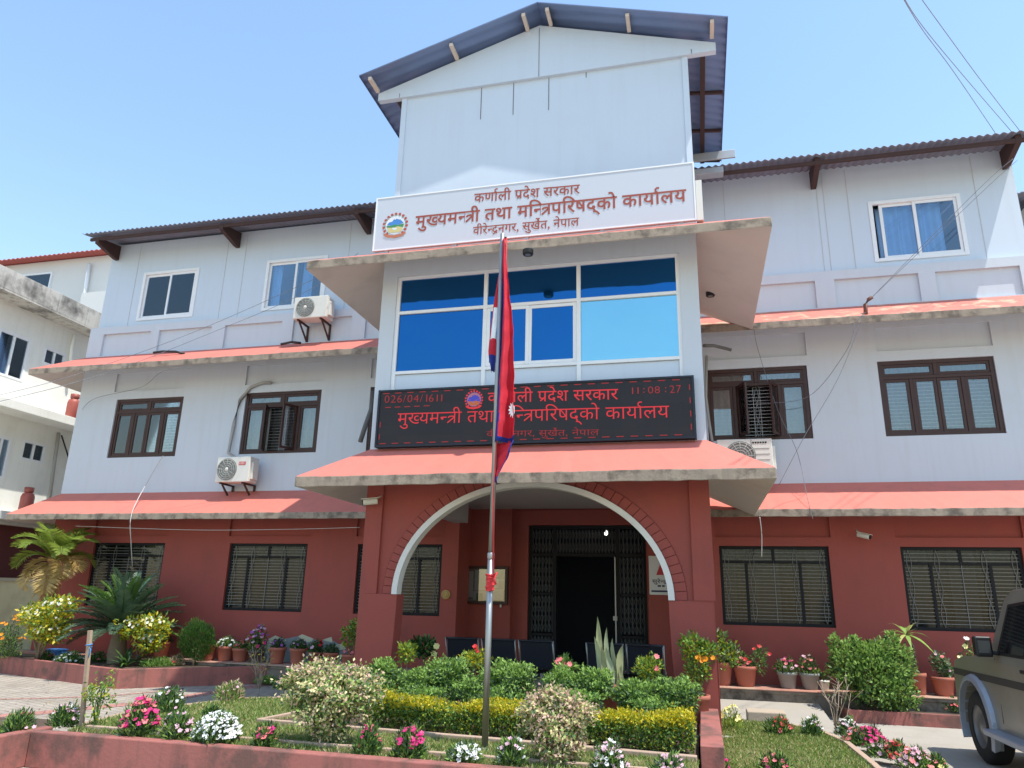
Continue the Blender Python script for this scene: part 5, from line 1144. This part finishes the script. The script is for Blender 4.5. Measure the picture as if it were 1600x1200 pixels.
nm = NM(); n = 260; P = np.stack([x+rng.normal(0, .09, n), y+rng.normal(0, .09, n)-.05, rng.uniform(1.15, 2.1, n)], 1); nm.leaves(P, rdir(n)*.5+np.array([0, -.1, -1]), rdir(n), .35, .02, 0); nm.build('dead_fronds', [DY], t)
t = thing('thuja', 'clipped oval green thuja in the left garden', 'shrub', put(303, 1040, .26)); x, y, z = t.location; w_, h_ = wh(tuple(t.location), 52, 64)
nm = NM(); crown(nm, [(x, y, z+.56*h_, w_*.5, w_*.5, h_*.46)], 5200, .06, .014, [G1, G3, G2], [.5, .25, .25], up=1.6, rnd=.45, surf=.6, rough=.13); nm.build('foliage', [leafmat('thuja_leaf', (.045, .12, .018), .2), G3, G1], t)
stems((x, y, z), [(x-.06, y, z+.3), (x+.06, y, z+.3), (x, y, z+.35)], .018, bark, t)
# bare shrubs
def bare(label, p, hpx, wpx, nleaf, lm, m=twig, nb=9):
    t = thing('bare_shrub', label, 'shrub', p, 'bare branched shrubs'); x, y, z = p; w_, h_ = wh(p, wpx, hpx); mb = MB(); tips = []
    for k in range(nb):
        a = rng.uniform(0, 2*PI); q = np.array([x+.5*w_*math.cos(a)*rng.uniform(.4, 1), y+.5*w_*math.sin(a)*rng.uniform(.4, 1), z+h_*rng.uniform(.7, 1)]); b = np.array([x, y, z+h_*.12]); mid = (b+q)/2+rng.normal(0, .03, 3)
        mb.tube([(x, y, z-.01), tuple(b), tuple(mid), tuple(q)], .008, 5, 0, .003)
        for _ in range(3):
            s_ = mid+(q-mid)*rng.uniform(.1, .8); e = s_+rng.normal(0, .07, 3)+np.array([0, 0, .06]); mb.tube([tuple(s_), tuple(e)], .004, 4, 0, .002); tips.append(e)
    mb.build('branches', m, t)
    tips = np.array(tips); idx = rng.integers(len(tips), size=nleaf); nm = NM(); nm.leaves(tips[idx]+rng.normal(0, .025, (nleaf, 3)), rdir(nleaf), rdir(nleaf), .045, .02, rng.choice(len(lm), nleaf)); nm.build('leaves', lm, t)
bare('bare pale branched shrub with few yellow leaves between path and lawn', put(404, 1086, .05), 72, 60, 40, [YG, YE])
bare('dry thorny bare shrub at the far edge of the right lawn', put(1306, 1146, .10), 78, 80, 30, [G3, G1])
bare('straggly petunia like stems beside the leaning stick', put(146, 1140, .28), 70, 50, 260, [G1, G2, YG], G1)
# big bush right
p = put(1368, 1098, .13, 2.62); x, y, z = p; w_, h_ = wh(p, 128, 116)
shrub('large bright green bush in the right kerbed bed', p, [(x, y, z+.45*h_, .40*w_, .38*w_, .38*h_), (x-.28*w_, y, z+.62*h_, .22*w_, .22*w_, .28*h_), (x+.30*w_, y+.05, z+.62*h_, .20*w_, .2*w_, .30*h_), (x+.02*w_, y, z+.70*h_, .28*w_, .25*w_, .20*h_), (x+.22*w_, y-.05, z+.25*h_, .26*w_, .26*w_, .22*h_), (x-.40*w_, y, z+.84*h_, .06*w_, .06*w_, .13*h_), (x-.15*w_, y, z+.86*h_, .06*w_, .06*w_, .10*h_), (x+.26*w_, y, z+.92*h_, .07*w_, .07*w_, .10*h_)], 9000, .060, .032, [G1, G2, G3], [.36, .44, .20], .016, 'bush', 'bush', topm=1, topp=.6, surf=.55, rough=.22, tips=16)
# --- potted plants
PG = 'potted plants standing on the plinth and porch'
def potted(label, u, v, y, z, pw, ph, pm, kind, **kw):
    p = put(u, v, z, y); a, b = wh(p, pw, ph)
    if kind == 'flower':
        w_, h_ = wh(p, kw['w'], kw['h']); return clump(label, p, w_/2, h_, kw.get('leafs', DG), .06, .018, kw.get('n', 420), kw['fl'], kw['nf'], kw.get('fr', .032), 'potted plant', PG, 'potted_plant', pm, a, b)
    t = thing('potted_plant', label, 'potted plant', p, PG); pot(p, a, b, pm, t); x, y, z = p; z += b*.9
    if kind == 'shrub':
        mats = kw['mats']; lumps = []
        for (du, dv, wpx, hpx) in kw['lumps']:
            q = atY(u+du, v+dv, y); w_, h_ = wh(q, wpx, hpx); lumps.append((q[0], y, q[2], w_/2, w_/2.2, h_/2))
        nm = NM(); crown(nm, lumps, kw.get('n', 700), kw.get('L', .08), kw.get('W', .035), mats, kw['probs'], surf=.3, rough=.25); nm.build('foliage', mats, t)
        stems((x, y, z), [l[:3] for l in lumps for _ in range(3)], .008, bark, t)
        if kw.get('fl'):
            nm = NM(); q = np.array([atY(u+du, v+dv, y-.1) for du, dv in kw['fpos']]); blossoms(nm, q, rdir(len(q))*.3+np.array([0, -.8, .5]), kw.get('fr', .05), rng.choice(len(kw['fl']), len(q)), 7); nm.build('blossoms', kw['fl'], t)
    return t
ZP = .335; YP = 3.22
potted('leafy yellow green shrub in a terracotta pot behind the right porch pillar', 1131, 1074, YP, ZP, 30, 34, terra, 'shrub', lumps=[(-14, -72, 34, 30), (8, -50, 34, 34), (-2, -40, 36, 22)], mats=[YG, G2, G1, PALE], probs=[.3, .3, .2, .2], n=900)
potted('terracotta pot with red flowers and a leaning tall stem on the right plinth', 1166, 1076, YP, ZP, 36, 30, terra, 'shrub', lumps=[(-4, -42, 26, 20), (20, -42, 22, 34), (24, -56, 16, 18)], mats=[G1, G2, G4], probs=[.4, .3, .3], n=600, L=.06, W=.018, fl=[FR, FK], fpos=[(-8, -48), (-2, -46), (2, -40), (-12, -42), (6, -42), (20, -66), (36, -54), (12, -62), (-4, -36)], fr=.04)
potted('grey pot of pink flowers on the right plinth nearer the porch', 1232, 1080, YP, ZP, 30, 24, greypot, 'flower', w=34, h=22, fl=[FK, FP, FM], nf=16)
potted('grey pot of pink flowers with taller stems next to the small white pot', 1267, 1081, YP, ZP, 30, 24, greypot, 'flower', w=32, h=26, fl=[FK, FP], nf=12)
potted('small white pot with a dark sprig on the right plinth', 1289, 1079, YP, ZP, 16, 14, acw, 'flower', w=12, h=16, fl=[FR], nf=1, n=60, leafs=[G3])
potted('terracotta pot with a grey green drooping plant right of the big bush', 1476, 1088, YP, ZP, 34, 28, terra, 'shrub', lumps=[(-8, -52, 20, 30), (2, -40, 20, 26)], mats=[G4, G1, PALE], probs=[.5, .2, .3], n=600, L=.06, W=.025, fl=[FP, FK], fpos=[(-14, -66), (8, -40), (-4, -62)], fr=.03)
potted('terracotta pot with a white rose bush behind the front of the car', 1516, 1090, YP, ZP, 30, 26, terra, 'shrub', lumps=[(-4, -52, 26, 30), (-4, -76, 10, 24)], mats=[G4, G1, G2], probs=[.4, .4, .2], n=400, L=.05, W=.022, fl=[FW, FY], fpos=[(-14, -62), (6, -58), (-8, -80), (-6, -92), (10, -50)], fr=.055)
p = put(1437, 1086, ZP, YP); t = thing('dracaena', 'thin stemmed dracaena with pale drooping leaf head in a terracotta pot', 'potted plant', p, PG); a, b = wh(p, 26, 32); pot(p, a, b, terra, t); x, y, z = p
q = atY(1416, 992, YP-.2); MB().tube([(x, y, z+b*.8), (x-.02, y-.05, z+.7), tuple(q)], .022, 7, 0, .016).build('stem', bark, t)
mb = MB()
for k in range(22):
    a = rng.uniform(0, 2*PI); e = rng.uniform(-.3, 1.3); l = rng.uniform(.35, .55); pts = []; sd = np.array([-math.sin(a), math.cos(a), 0])
    for i in range(8):
        s_ = i/7; pts.append(q+np.array([math.cos(a)*math.cos(e)*l*s_, math.sin(a)*math.cos(e)*l*s_, math.sin(e)*l*s_-.42*l*s_*s_*1.3]))
    vs = [tuple(c+sd*.034*sg_*(1-.85*abs(2*i/7-.8))) for i, c in enumerate(pts) for sg_ in (-1, 1)]; mb.add(vs, [(2*i, 2*i+1, 2*i+3, 2*i+2) for i in range(7)], int(rng.integers(2)), True)
mb.build('leaves', [leafmat('pale_lime_leaf', (.46, .48, .17), .3), G2], t)
potted('terracotta pot with broad yellowish leaves right of the yellow leaved shrub', 250, 1026, YP, ZP, 26, 24, terra, 'shrub', lumps=[(-2, -36, 32, 22)], mats=[YG, G2, VA], probs=[.4, .4, .2], n=240)
potted('plain terracotta pot partly hidden behind the clipped thuja', 325, 1030, YP, ZP, 24, 24, terra, 'flower', w=20, h=14, fl=[FK], nf=1, n=150)
potted('terracotta pot of white flowers on the left plinth', 351, 1032, YP, ZP, 26, 22, terra, 'flower', w=28, h=14, fl=[FW], nf=26, fr=.035)
potted('terracotta pot with a few red flowers beside the white flower pot', 374, 1034, YP, ZP, 26, 20, terra, 'flower', w=22, h=12, fl=[FR, FK], nf=8)
potted('dark pot of tall violet flowers on the left plinth', 399, 1036, YP, ZP, 26, 18, paint('dark_brown_pot', (.10, .075, .06), .8, .1, 5), 'flower', w=32, h=36, fl=[FV, FM, FP], nf=26, fr=.045, n=700)
potted('terracotta pot of short dark violet flowers left of its near twin', 432, 1038, YP, ZP, 26, 24, terra, 'flower', w=22, h=14, fl=[FV], nf=9, leafs=[G3, G4])
potted('terracotta pot of short violet flowers right of its near twin', 464, 1038, YP, ZP, 26, 24, terra, 'flower', w=26, h=14, fl=[FV, FP], nf=14, leafs=[G3, G1])
potted('brown red pot with red and pink flowers before the peeled plaster', 492, 1038, YP, ZP, 24, 20, paint('maroon_pot', (.25, .075, .06), .8, .1, 5), 'flower', w=26, h=18, fl=[FR, FP], nf=11, fr=.045, leafs=[G3, G1])
potted('terracotta pot of dark green leaves before the peeled plaster', 516, 1036, YP, ZP, 24, 20, terra, 'flower', w=24, h=14, fl=[FV], nf=1, leafs=[G3, G4])
potted('terracotta pot with a tall loose green shrub left of the porch pillar', 546, 1036, YP-.4, ZP, 28, 22, terra, 'shrub', lumps=[(10, -52, 34, 26), (18, -62, 26, 14), (0, -36, 26, 24)], mats=[G1, G2, YG], probs=[.45, .35, .2], n=620, L=.07, W=.035, fl=[FK], fpos=[(-8, -18), (-2, -20), (4, -16)], fr=.04)
potted('terracotta pot with a round yellow green plant inside the left pillar', 634, 1066, -.62, .29, 30, 34, terra, 'shrub', lumps=[(2, -46, 26, 26)], mats=[YG, G2, G1], probs=[.5, .3, .2], n=420, L=.05, W=.025)
potted('terracotta pot with a dark leafy plant and two cream blooms in the porch', 664, 1050, .2, .17, 30, 34, terra, 'shrub', lumps=[(-4, -38, 42, 28)], mats=[G3, G1], probs=[.6, .4], n=420, fl=[FY], fpos=[(18, -40), (14, -28)], fr=.05)
potted('big terracotta pot with orange blooms in front of the right porch pillar', 1090, 1104, -.62, .29, 40, 40, terra, 'shrub', lumps=[(-8, -95, 36, 34), (16, -88, 30, 26), (0, -60, 34, 40)], mats=[G1, G2, YG], probs=[.4, .3, .3], n=1300, L=.05, W=.024, fl=[FO], fpos=[(2, -78), (12, -74), (24, -76), (0, -76), (6, -72)], fr=.045)
potted('terracotta pot with a small yellow green ixora and red blooms behind the low shrub', 1013, 1098, -.75, .29, 30, 30, terra, 'shrub', lumps=[(0, -54, 40, 34)], mats=[YG, G2, G1], probs=[.4, .3, .3], n=800, L=.045, W=.018, fl=[FR, FK], fpos=[(13, -72), (13, -52), (12, -54)], fr=.035)
potted('terracotta pot with yellow green ixora and red tip left of the flagpole', 742, 1080, -.6, .29, 28, 26, terra, 'shrub', lumps=[(0, -50, 44, 26)], mats=[YG, YE, G2], probs=[.4, .2, .4], n=700, L=.045, W=.02, fl=[FR], fpos=[(2, -66), (0, -70), (4, -62)], fr=.035)
potted('pot with coral pink geraniums in front of the doorway', 882, 1088, -.6, .29, 28, 26, terra, 'shrub', lumps=[(0, -44, 30, 24)], mats=[G1, G2], probs=[.5, .5], n=260, fl=[FK], fpos=[(-8, -56), (-10, -55), (-3, -50), (-2, -52), (8, -50), (6, -48), (-6, -58)], fr=.04)
# snake plant
p = put(958, 1110, .29, -.75); t = thing('snake_plant', 'tall pale snake plant in a terracotta pot behind the clipped shrubs', 'potted plant', p, PG); a, b = wh(p, 40, 48); pot(p, a, b, terra, t); x, y, z = p; z += b*.88; mb = MB()
for (ub, ut, vt, wd) in ((945, 931, 963, .07), (950, 948, 980, .06), (962, 958, 997, .06), (962, 974, 1008, .085), (940, 927, 994, .065), (955, 950, 1012, .07), (968, 973, 1040, .05), (952, 938, 1010, .06)):
    b0 = np.array([x+(ub-955)*.006, y+rng.uniform(-.05, .05), z]); tp = np.array(atY(ut, vt, y-.02)); N_ = 9; vs = []
    for i in range(N_+1):
        s_ = i/N_; c_ = b0+(tp-b0)*s_+np.array([.02*math.sin(s_*5+ub), 0, 0]); ww = wd*(.55+.9*s_)*(1 if s_ < .55 else max(.02, 1-((s_-.55)/.45)**1.6)); an = .5*math.sin(s_*3+ut)
        for k_, dx in ((0, -1), (1, 0), (2, 1)): vs.append((c_[0]+dx*ww/2*math.cos(an), c_[1]+dx*ww/2*math.sin(an)+(.012 if k_ == 1 else 0), c_[2]))
    fs = []; 
    for i in range(N_): fs += [(3*i, 3*i+1, 3*i+4, 3*i+3), (3*i+1, 3*i+2, 3*i+5, 3*i+4)]
    mb.add(vs, fs, int(rng.integers(2)), True)
mb.build('leaves', [PALE, leafmat('pale_yellow_sage_leaf', (.42, .43, .22), .2)], t)
# --- loose things
p = put(127, 1138, .28, -3.38); q = atY(141, 985, -3.38)
t = thing('garden_stake', 'leaning wooden stake with a blue tie in the front left flower bed', 'stake', p)
MB().obox(p, tuple(q), .042, .03, 0, (0, 1, 0)).build('stick', paint('bare_wood_stake', (.36, .26, .18), .9, .2, 12, bump=.2), t, bevel=.003)
c = atY(138.5, 1011, -3.38); m = MB(); m.tube([tuple(c+np.array([.03*math.cos(k), .025*math.sin(k), .004*k])) for k in np.linspace(0, 9, 26)], .006, 5); m.tube([tuple(c), tuple(c+np.array([.05, -.02, -.02])), tuple(c+np.array([.035, -.02, -.10]))], .006, 5); m.build('tie', plain('blue_string', (.03, .22, .50), .7), t)
p = put(87, 1030, .26); w_, h_ = wh(p, 24, 12)
t = thing('blue_box', 'small bright blue crate among the flowers before the cycad', 'box', p); MB().box(p[0]-w_/2, p[0]+w_/2, p[1]-.1, p[1]+.1, .25, .25+h_*1.2).build('box', plain('blue_plastic', (.02, .11, .35), .5), t, bevel=.01)
MB().box(p[0]-w_/2-.01, p[0]+w_/2+.01, p[1]-.11, p[1]+.11, .25+h_*1.2, .27+h_*1.2).build('rim', plain('blue_plastic', (.03, .15, .42), .5), t)
p = put(1150, 1130, .05, .2); t = tag(MB().box(2.75, 3.25, 1.15, 1.5, 0, .22).build('step_block', paint('tan_concrete_block', (.42, .34, .26), .9, .1, 3, bump=.3), bevel=.015), 'tan concrete step block on the path right of the porch', 'block')
struct(MB().prism([(1.2, .01), (3.05, .17), (3.3, .17), (3.3, .0), (1.2, 0)], 'x', 2.42, 3.9).build('ramp', conc))
# ------------------------------------------------------------------ car
CXL, CYF = 5.14, -.25
car = thing('parked_car', 'dusty dark grey off road car parked at the right edge facing the building', 'car', (CXL+.85, CYF, 0))
cp = paint('dusty_grey_car_paint', (.24, .226, .188), .28, .10, 1.5, dirt=(.34, .31, .26), dscale=1.5, damt=.5, bump=0, metal=.25, spec=.6)
cp2 = paint('flare_silver_grey', (.36, .39, .45), .45, .08, 3, bump=0, metal=.4); cgl = glassmat('car_glass', (.10, .11, .11), .06, .02); tyr = paint('tyre_rubber', (.018, .018, .018), .85, .2, 9, bump=.2); trim = plain('car_black_trim', (.015, .015, .016), .5)
WB, WRAD = 2.68, .37
def carx(side, z): return CXL+.85+side*(.85-max(0, z-1.08)*.17)
prof = [(.66, .45), (.70, .62), (.68, .90), (.58, 1.02), (.25, 1.085), (-.55, 1.13), (-.95, 1.72), (-1.15, 1.80), (-2.3, 1.84), (-3.40, 1.80), (-3.52, 1.70), (-3.60, 1.08), (-3.62, .50)]
def archpts(yc): return [(yc+.47*math.cos(a), WRAD+.47*math.sin(a)) for a in np.linspace(PI*1.02, -.02*PI, 13)]
bot = [(-3.3, .45)] + [(-WB-.47, .42)] + archpts(-WB) + [(-.47-.02, .42)] + archpts(0) + [(.56, .42)]
full = prof + bot; mb = MB(); n = len(full)
L_ = [(carx(-1, z), CYF+y, z) for y, z in full]; R_ = [(carx(1, z), CYF+y, z) for y, z in full]
mb.add(L_+R_, [(i, (i+1) % n, n+(i+1) % n, n+i) for i in range(n)]); lo = list(range(0, 5))+list(range(11, n)); up_ = list(range(4, 12))
for V_ in (L_, R_):
    for ix in (lo, up_): mb.add([V_[i] for i in ix], [tuple(range(len(ix)))])
mb.build('body', cp, car, bevel=.025, seg=3)
def sidepanel(pts, m, name, out, parent, side=-1, th=.006):
    mb = MB(); A = [(carx(side, z)+side*out, CYF+y, z) for y, z in pts]; B = [(carx(side, z)+side*(out-th), CYF+y, z) for y, z in pts]; k = len(pts)
    mb.add(A+B, [tuple(range(k)), tuple(range(2*k-1, k-1, -1))]+[(i, (i+1) % k, k+(i+1) % k, k+i) for i in range(k)]); return mb.build(name, m, parent)
for s_ in (-1, 1):
    sidepanel([(-.78, 1.16), (-1.04, 1.66), (-1.62, 1.70), (-1.62, 1.16)], trim, 'window_seal', .003, car, s_)
    wn = sidepanel([(-.86, 1.19), (-1.08, 1.63), (-1.58, 1.67), (-1.58, 1.19)], plain('dark_tinted_glass', (.012, .013, .014), .05, spec=.6), 'side_window', .008, car, s_)
    sidepanel([(-1.76, 1.19), (-1.76, 1.67), (-2.45, 1.69), (-2.45, 1.19)], plain('dark_tinted_glass', (.012, .013, .014), .05, spec=.6), 'side_window', .008, car, s_)
    sidepanel([(-2.60, 1.19), (-2.60, 1.68), (-3.35, 1.66), (-3.40, 1.19)], plain('dark_tinted_glass', (.012, .013, .014), .05, spec=.6), 'side_window', .008, car, s_)
    for y in (-.72, -1.68, -2.52): sidepanel([(y, .50), (y, 1.12), (y-.012, 1.12), (y-.012, .50)], trim, 'door_gap', .002, car, s_)
    sidepanel([(.66, .86), (.66, .93), (-3.5, .96), (-3.5, .89)], paint('dark_side_stripe', (.035, .035, .037), .5, .1, 3, bump=0), 'side_stripe', .006, car, s_)
    for y in (-1.50, -2.36): MB().box(min(carx(s_, 1), carx(s_, 1)+s_*.035), max(carx(s_, 1), carx(s_, 1)+s_*.035), CYF+y-.09, CYF+y+.06, 1.03, 1.065).build('door_handle', trim, car, bevel=.008)
    mb = MB(); x0 = carx(s_, .5); mb.box(min(x0-s_*.02, x0+s_*.14), max(x0-s_*.02, x0+s_*.14), CYF-WB+.5, CYF-.52, .36, .42); mb.build('side_step', cp2, car, bevel=.012)
    for yc in (0, -WB):
        mb = MB(); pts = [(yc+.47*math.cos(a), WRAD+.47*math.sin(a)) for a in np.linspace(-.12*PI, 1.12*PI, 22)]; o2 = [(yc+.525*math.cos(a), WRAD+.52*math.sin(a)) for a in np.linspace(-.12*PI, 1.12*PI, 22)]
        x0 = carx(s_, .6); vs = []
        for (ya, za), (yb, zb) in zip(pts, o2): vs += [(x0-s_*.06, CYF+ya, za), (x0+s_*.06, CYF+ya, za), (x0+s_*.045, CYF+yb, zb), (x0-s_*.01, CYF+yb+.0, zb+.03)]
        fs = [(4*i+j, 4*i+(j+1) % 4, 4*i+4+(j+1) % 4, 4*i+4+j) for i in range(21) for j in range(4)]+[(0, 1, 2, 3), (87, 86, 85, 84)]
        mb.add(vs, fs, 0, False); mb.build('wheel_arch', cp2, car, bevel=.006)
        wc = (x0-s_*.10, CYF+yc, WRAD); wl = MB().lathe([(.22, -.11), (.33, -.115), (.362, -.09), (.37, -.05), (.37, .05), (.362, .09), (.33, .115), (.22, .11)], wc, 36, 0, 'x').build('wheel', tyr, car)
        mb = MB(); mb.lathe([(.235, s_*.10), (.225, s_*.085), (.19, s_*.05), (.10, s_*.065), (.07, s_*.09), (0, s_*.095)], wc, 28, 0, 'x'); mb.build('rim', paint('dull_alloy', (.22, .22, .22), .45, .08, 5, bump=0, metal=.6), wl)
    # mirror
    mb = MB(); xm = carx(s_, 1.2); yy = CYF-.86
    mb.obox((xm, yy+.02, 1.17), (xm+s_*.10, yy+.03, 1.19), .05, .04, 0); mb.box(min(xm+s_*.07, xm+s_*.23), max(xm+s_*.07, xm+s_*.23), yy-.04, yy+.06, 1.14, 1.34); mb.build('mirror', black, car, bevel=.03, seg=3)
    MB().box(min(xm+s_*.095, xm+s_*.205), max(xm+s_*.095, xm+s_*.205), yy-.044, yy-.0405, 1.18, 1.30).build('mirror_glass', plain('mirror_dark', (.05, .055, .06), .15, spec=.6), car)
    MB().box(carx(s_, .8)-(.22 if s_ > 0 else -.04), carx(s_, .8)+(-.04 if s_ > 0 else .22), CYF+.675, CYF+.71, .74, .92).build('headlight', plain('lamp_glass', (.6, .6, .6), .1), car, bevel=.01)
    MB().box(carx(s_, .9)-(.12 if s_ > 0 else -.02), carx(s_, .9)+(-.02 if s_ > 0 else .12), CYF-3.635, CYF-3.60, .75, 1.05).build('tail_light', plain('tail_red', (.4, .02, .02), .2), car, bevel=.01)
xc = CXL+.85
mb = MB(); mb.add([(xc-.60, CYF-3.603, 1.16), (xc+.60, CYF-3.603, 1.16), (xc+.57, CYF-3.545, 1.62), (xc-.57, CYF-3.545, 1.62)], [(0, 1, 2, 3)]); mb.v = [(v[0], v[1]-.012, v[2]) for v in mb.v]; mb.build('rear_window', plain('dark_rear_glass', (.012, .013, .014), .05, spec=.6), car)
mb = MB(); mb.add([(xc-.66, CYF-.575, 1.17), (xc+.66, CYF-.575, 1.17), (xc+.60, CYF-.925, 1.675), (xc-.60, CYF-.925, 1.675)], [(0, 1, 2, 3)]); mb.v = [(v[0], v[1]+.012, v[2]+.008) for v in mb.v]; mb.build('windscreen', plain('dark_windscreen', (.015, .016, .018), .04, spec=.6), car)
MB().box(xc-.82, xc+.82, CYF+.64, CYF+.76, .42, .62).build('front_bumper', trim, car, bevel=.03); MB().box(xc-.5, xc+.5, CYF+.68, CYF+.71, .70, .95).build('radiator_grille', trim, car); MB().box(xc-.82, xc+.82, CYF-3.72, CYF-3.60, .42, .60).build('rear_bumper', trim, car, bevel=.03)
MB().box(xc-.35, xc+.35, CYF-.45, CYF+.35, 1.10, 1.145).build('bonnet_scoop', cp, car, bevel=.03)
# fallen leaves and litter on the beds, lawns and path edges
nm = NM(); n = 2600; X = rng.uniform(-9, 4.2, n); Y = rng.uniform(-3.7, 3.0, n); Z = np.full(n, .012)
for poly, z in ((LAWN, .30), (BED, .302), (RL, .115), (LB, .268)): Z = np.where(inside(poly, X, Y), z, Z)
k = ~((np.abs(X) < 2.6) & (Y > -.5)) & ~((X > 2.3) & (Y > .1)) & (inside(BED, X, Y) | (rng.uniform(size=n) < .45))
X, Y, Z = X[k], Y[k], Z[k]; n = len(X); D = rdir(n); D[:, 2] *= .15; N = rdir(n)*.3+np.array([0, 0, 1.])
nm.leaves(np.stack([X, Y, Z], 1), D, N, rng.uniform(.025, .06, n), rng.uniform(.012, .028, n), rng.choice(4, n, p=[.4, .3, .2, .1]))
struct(nm.build('leaf_litter', [leafmat('brown_dead_leaf', (.17, .10, .05), .1), DY, leafmat('faded_leaf', (.30, .26, .14), .1), YG]), 'stuff')
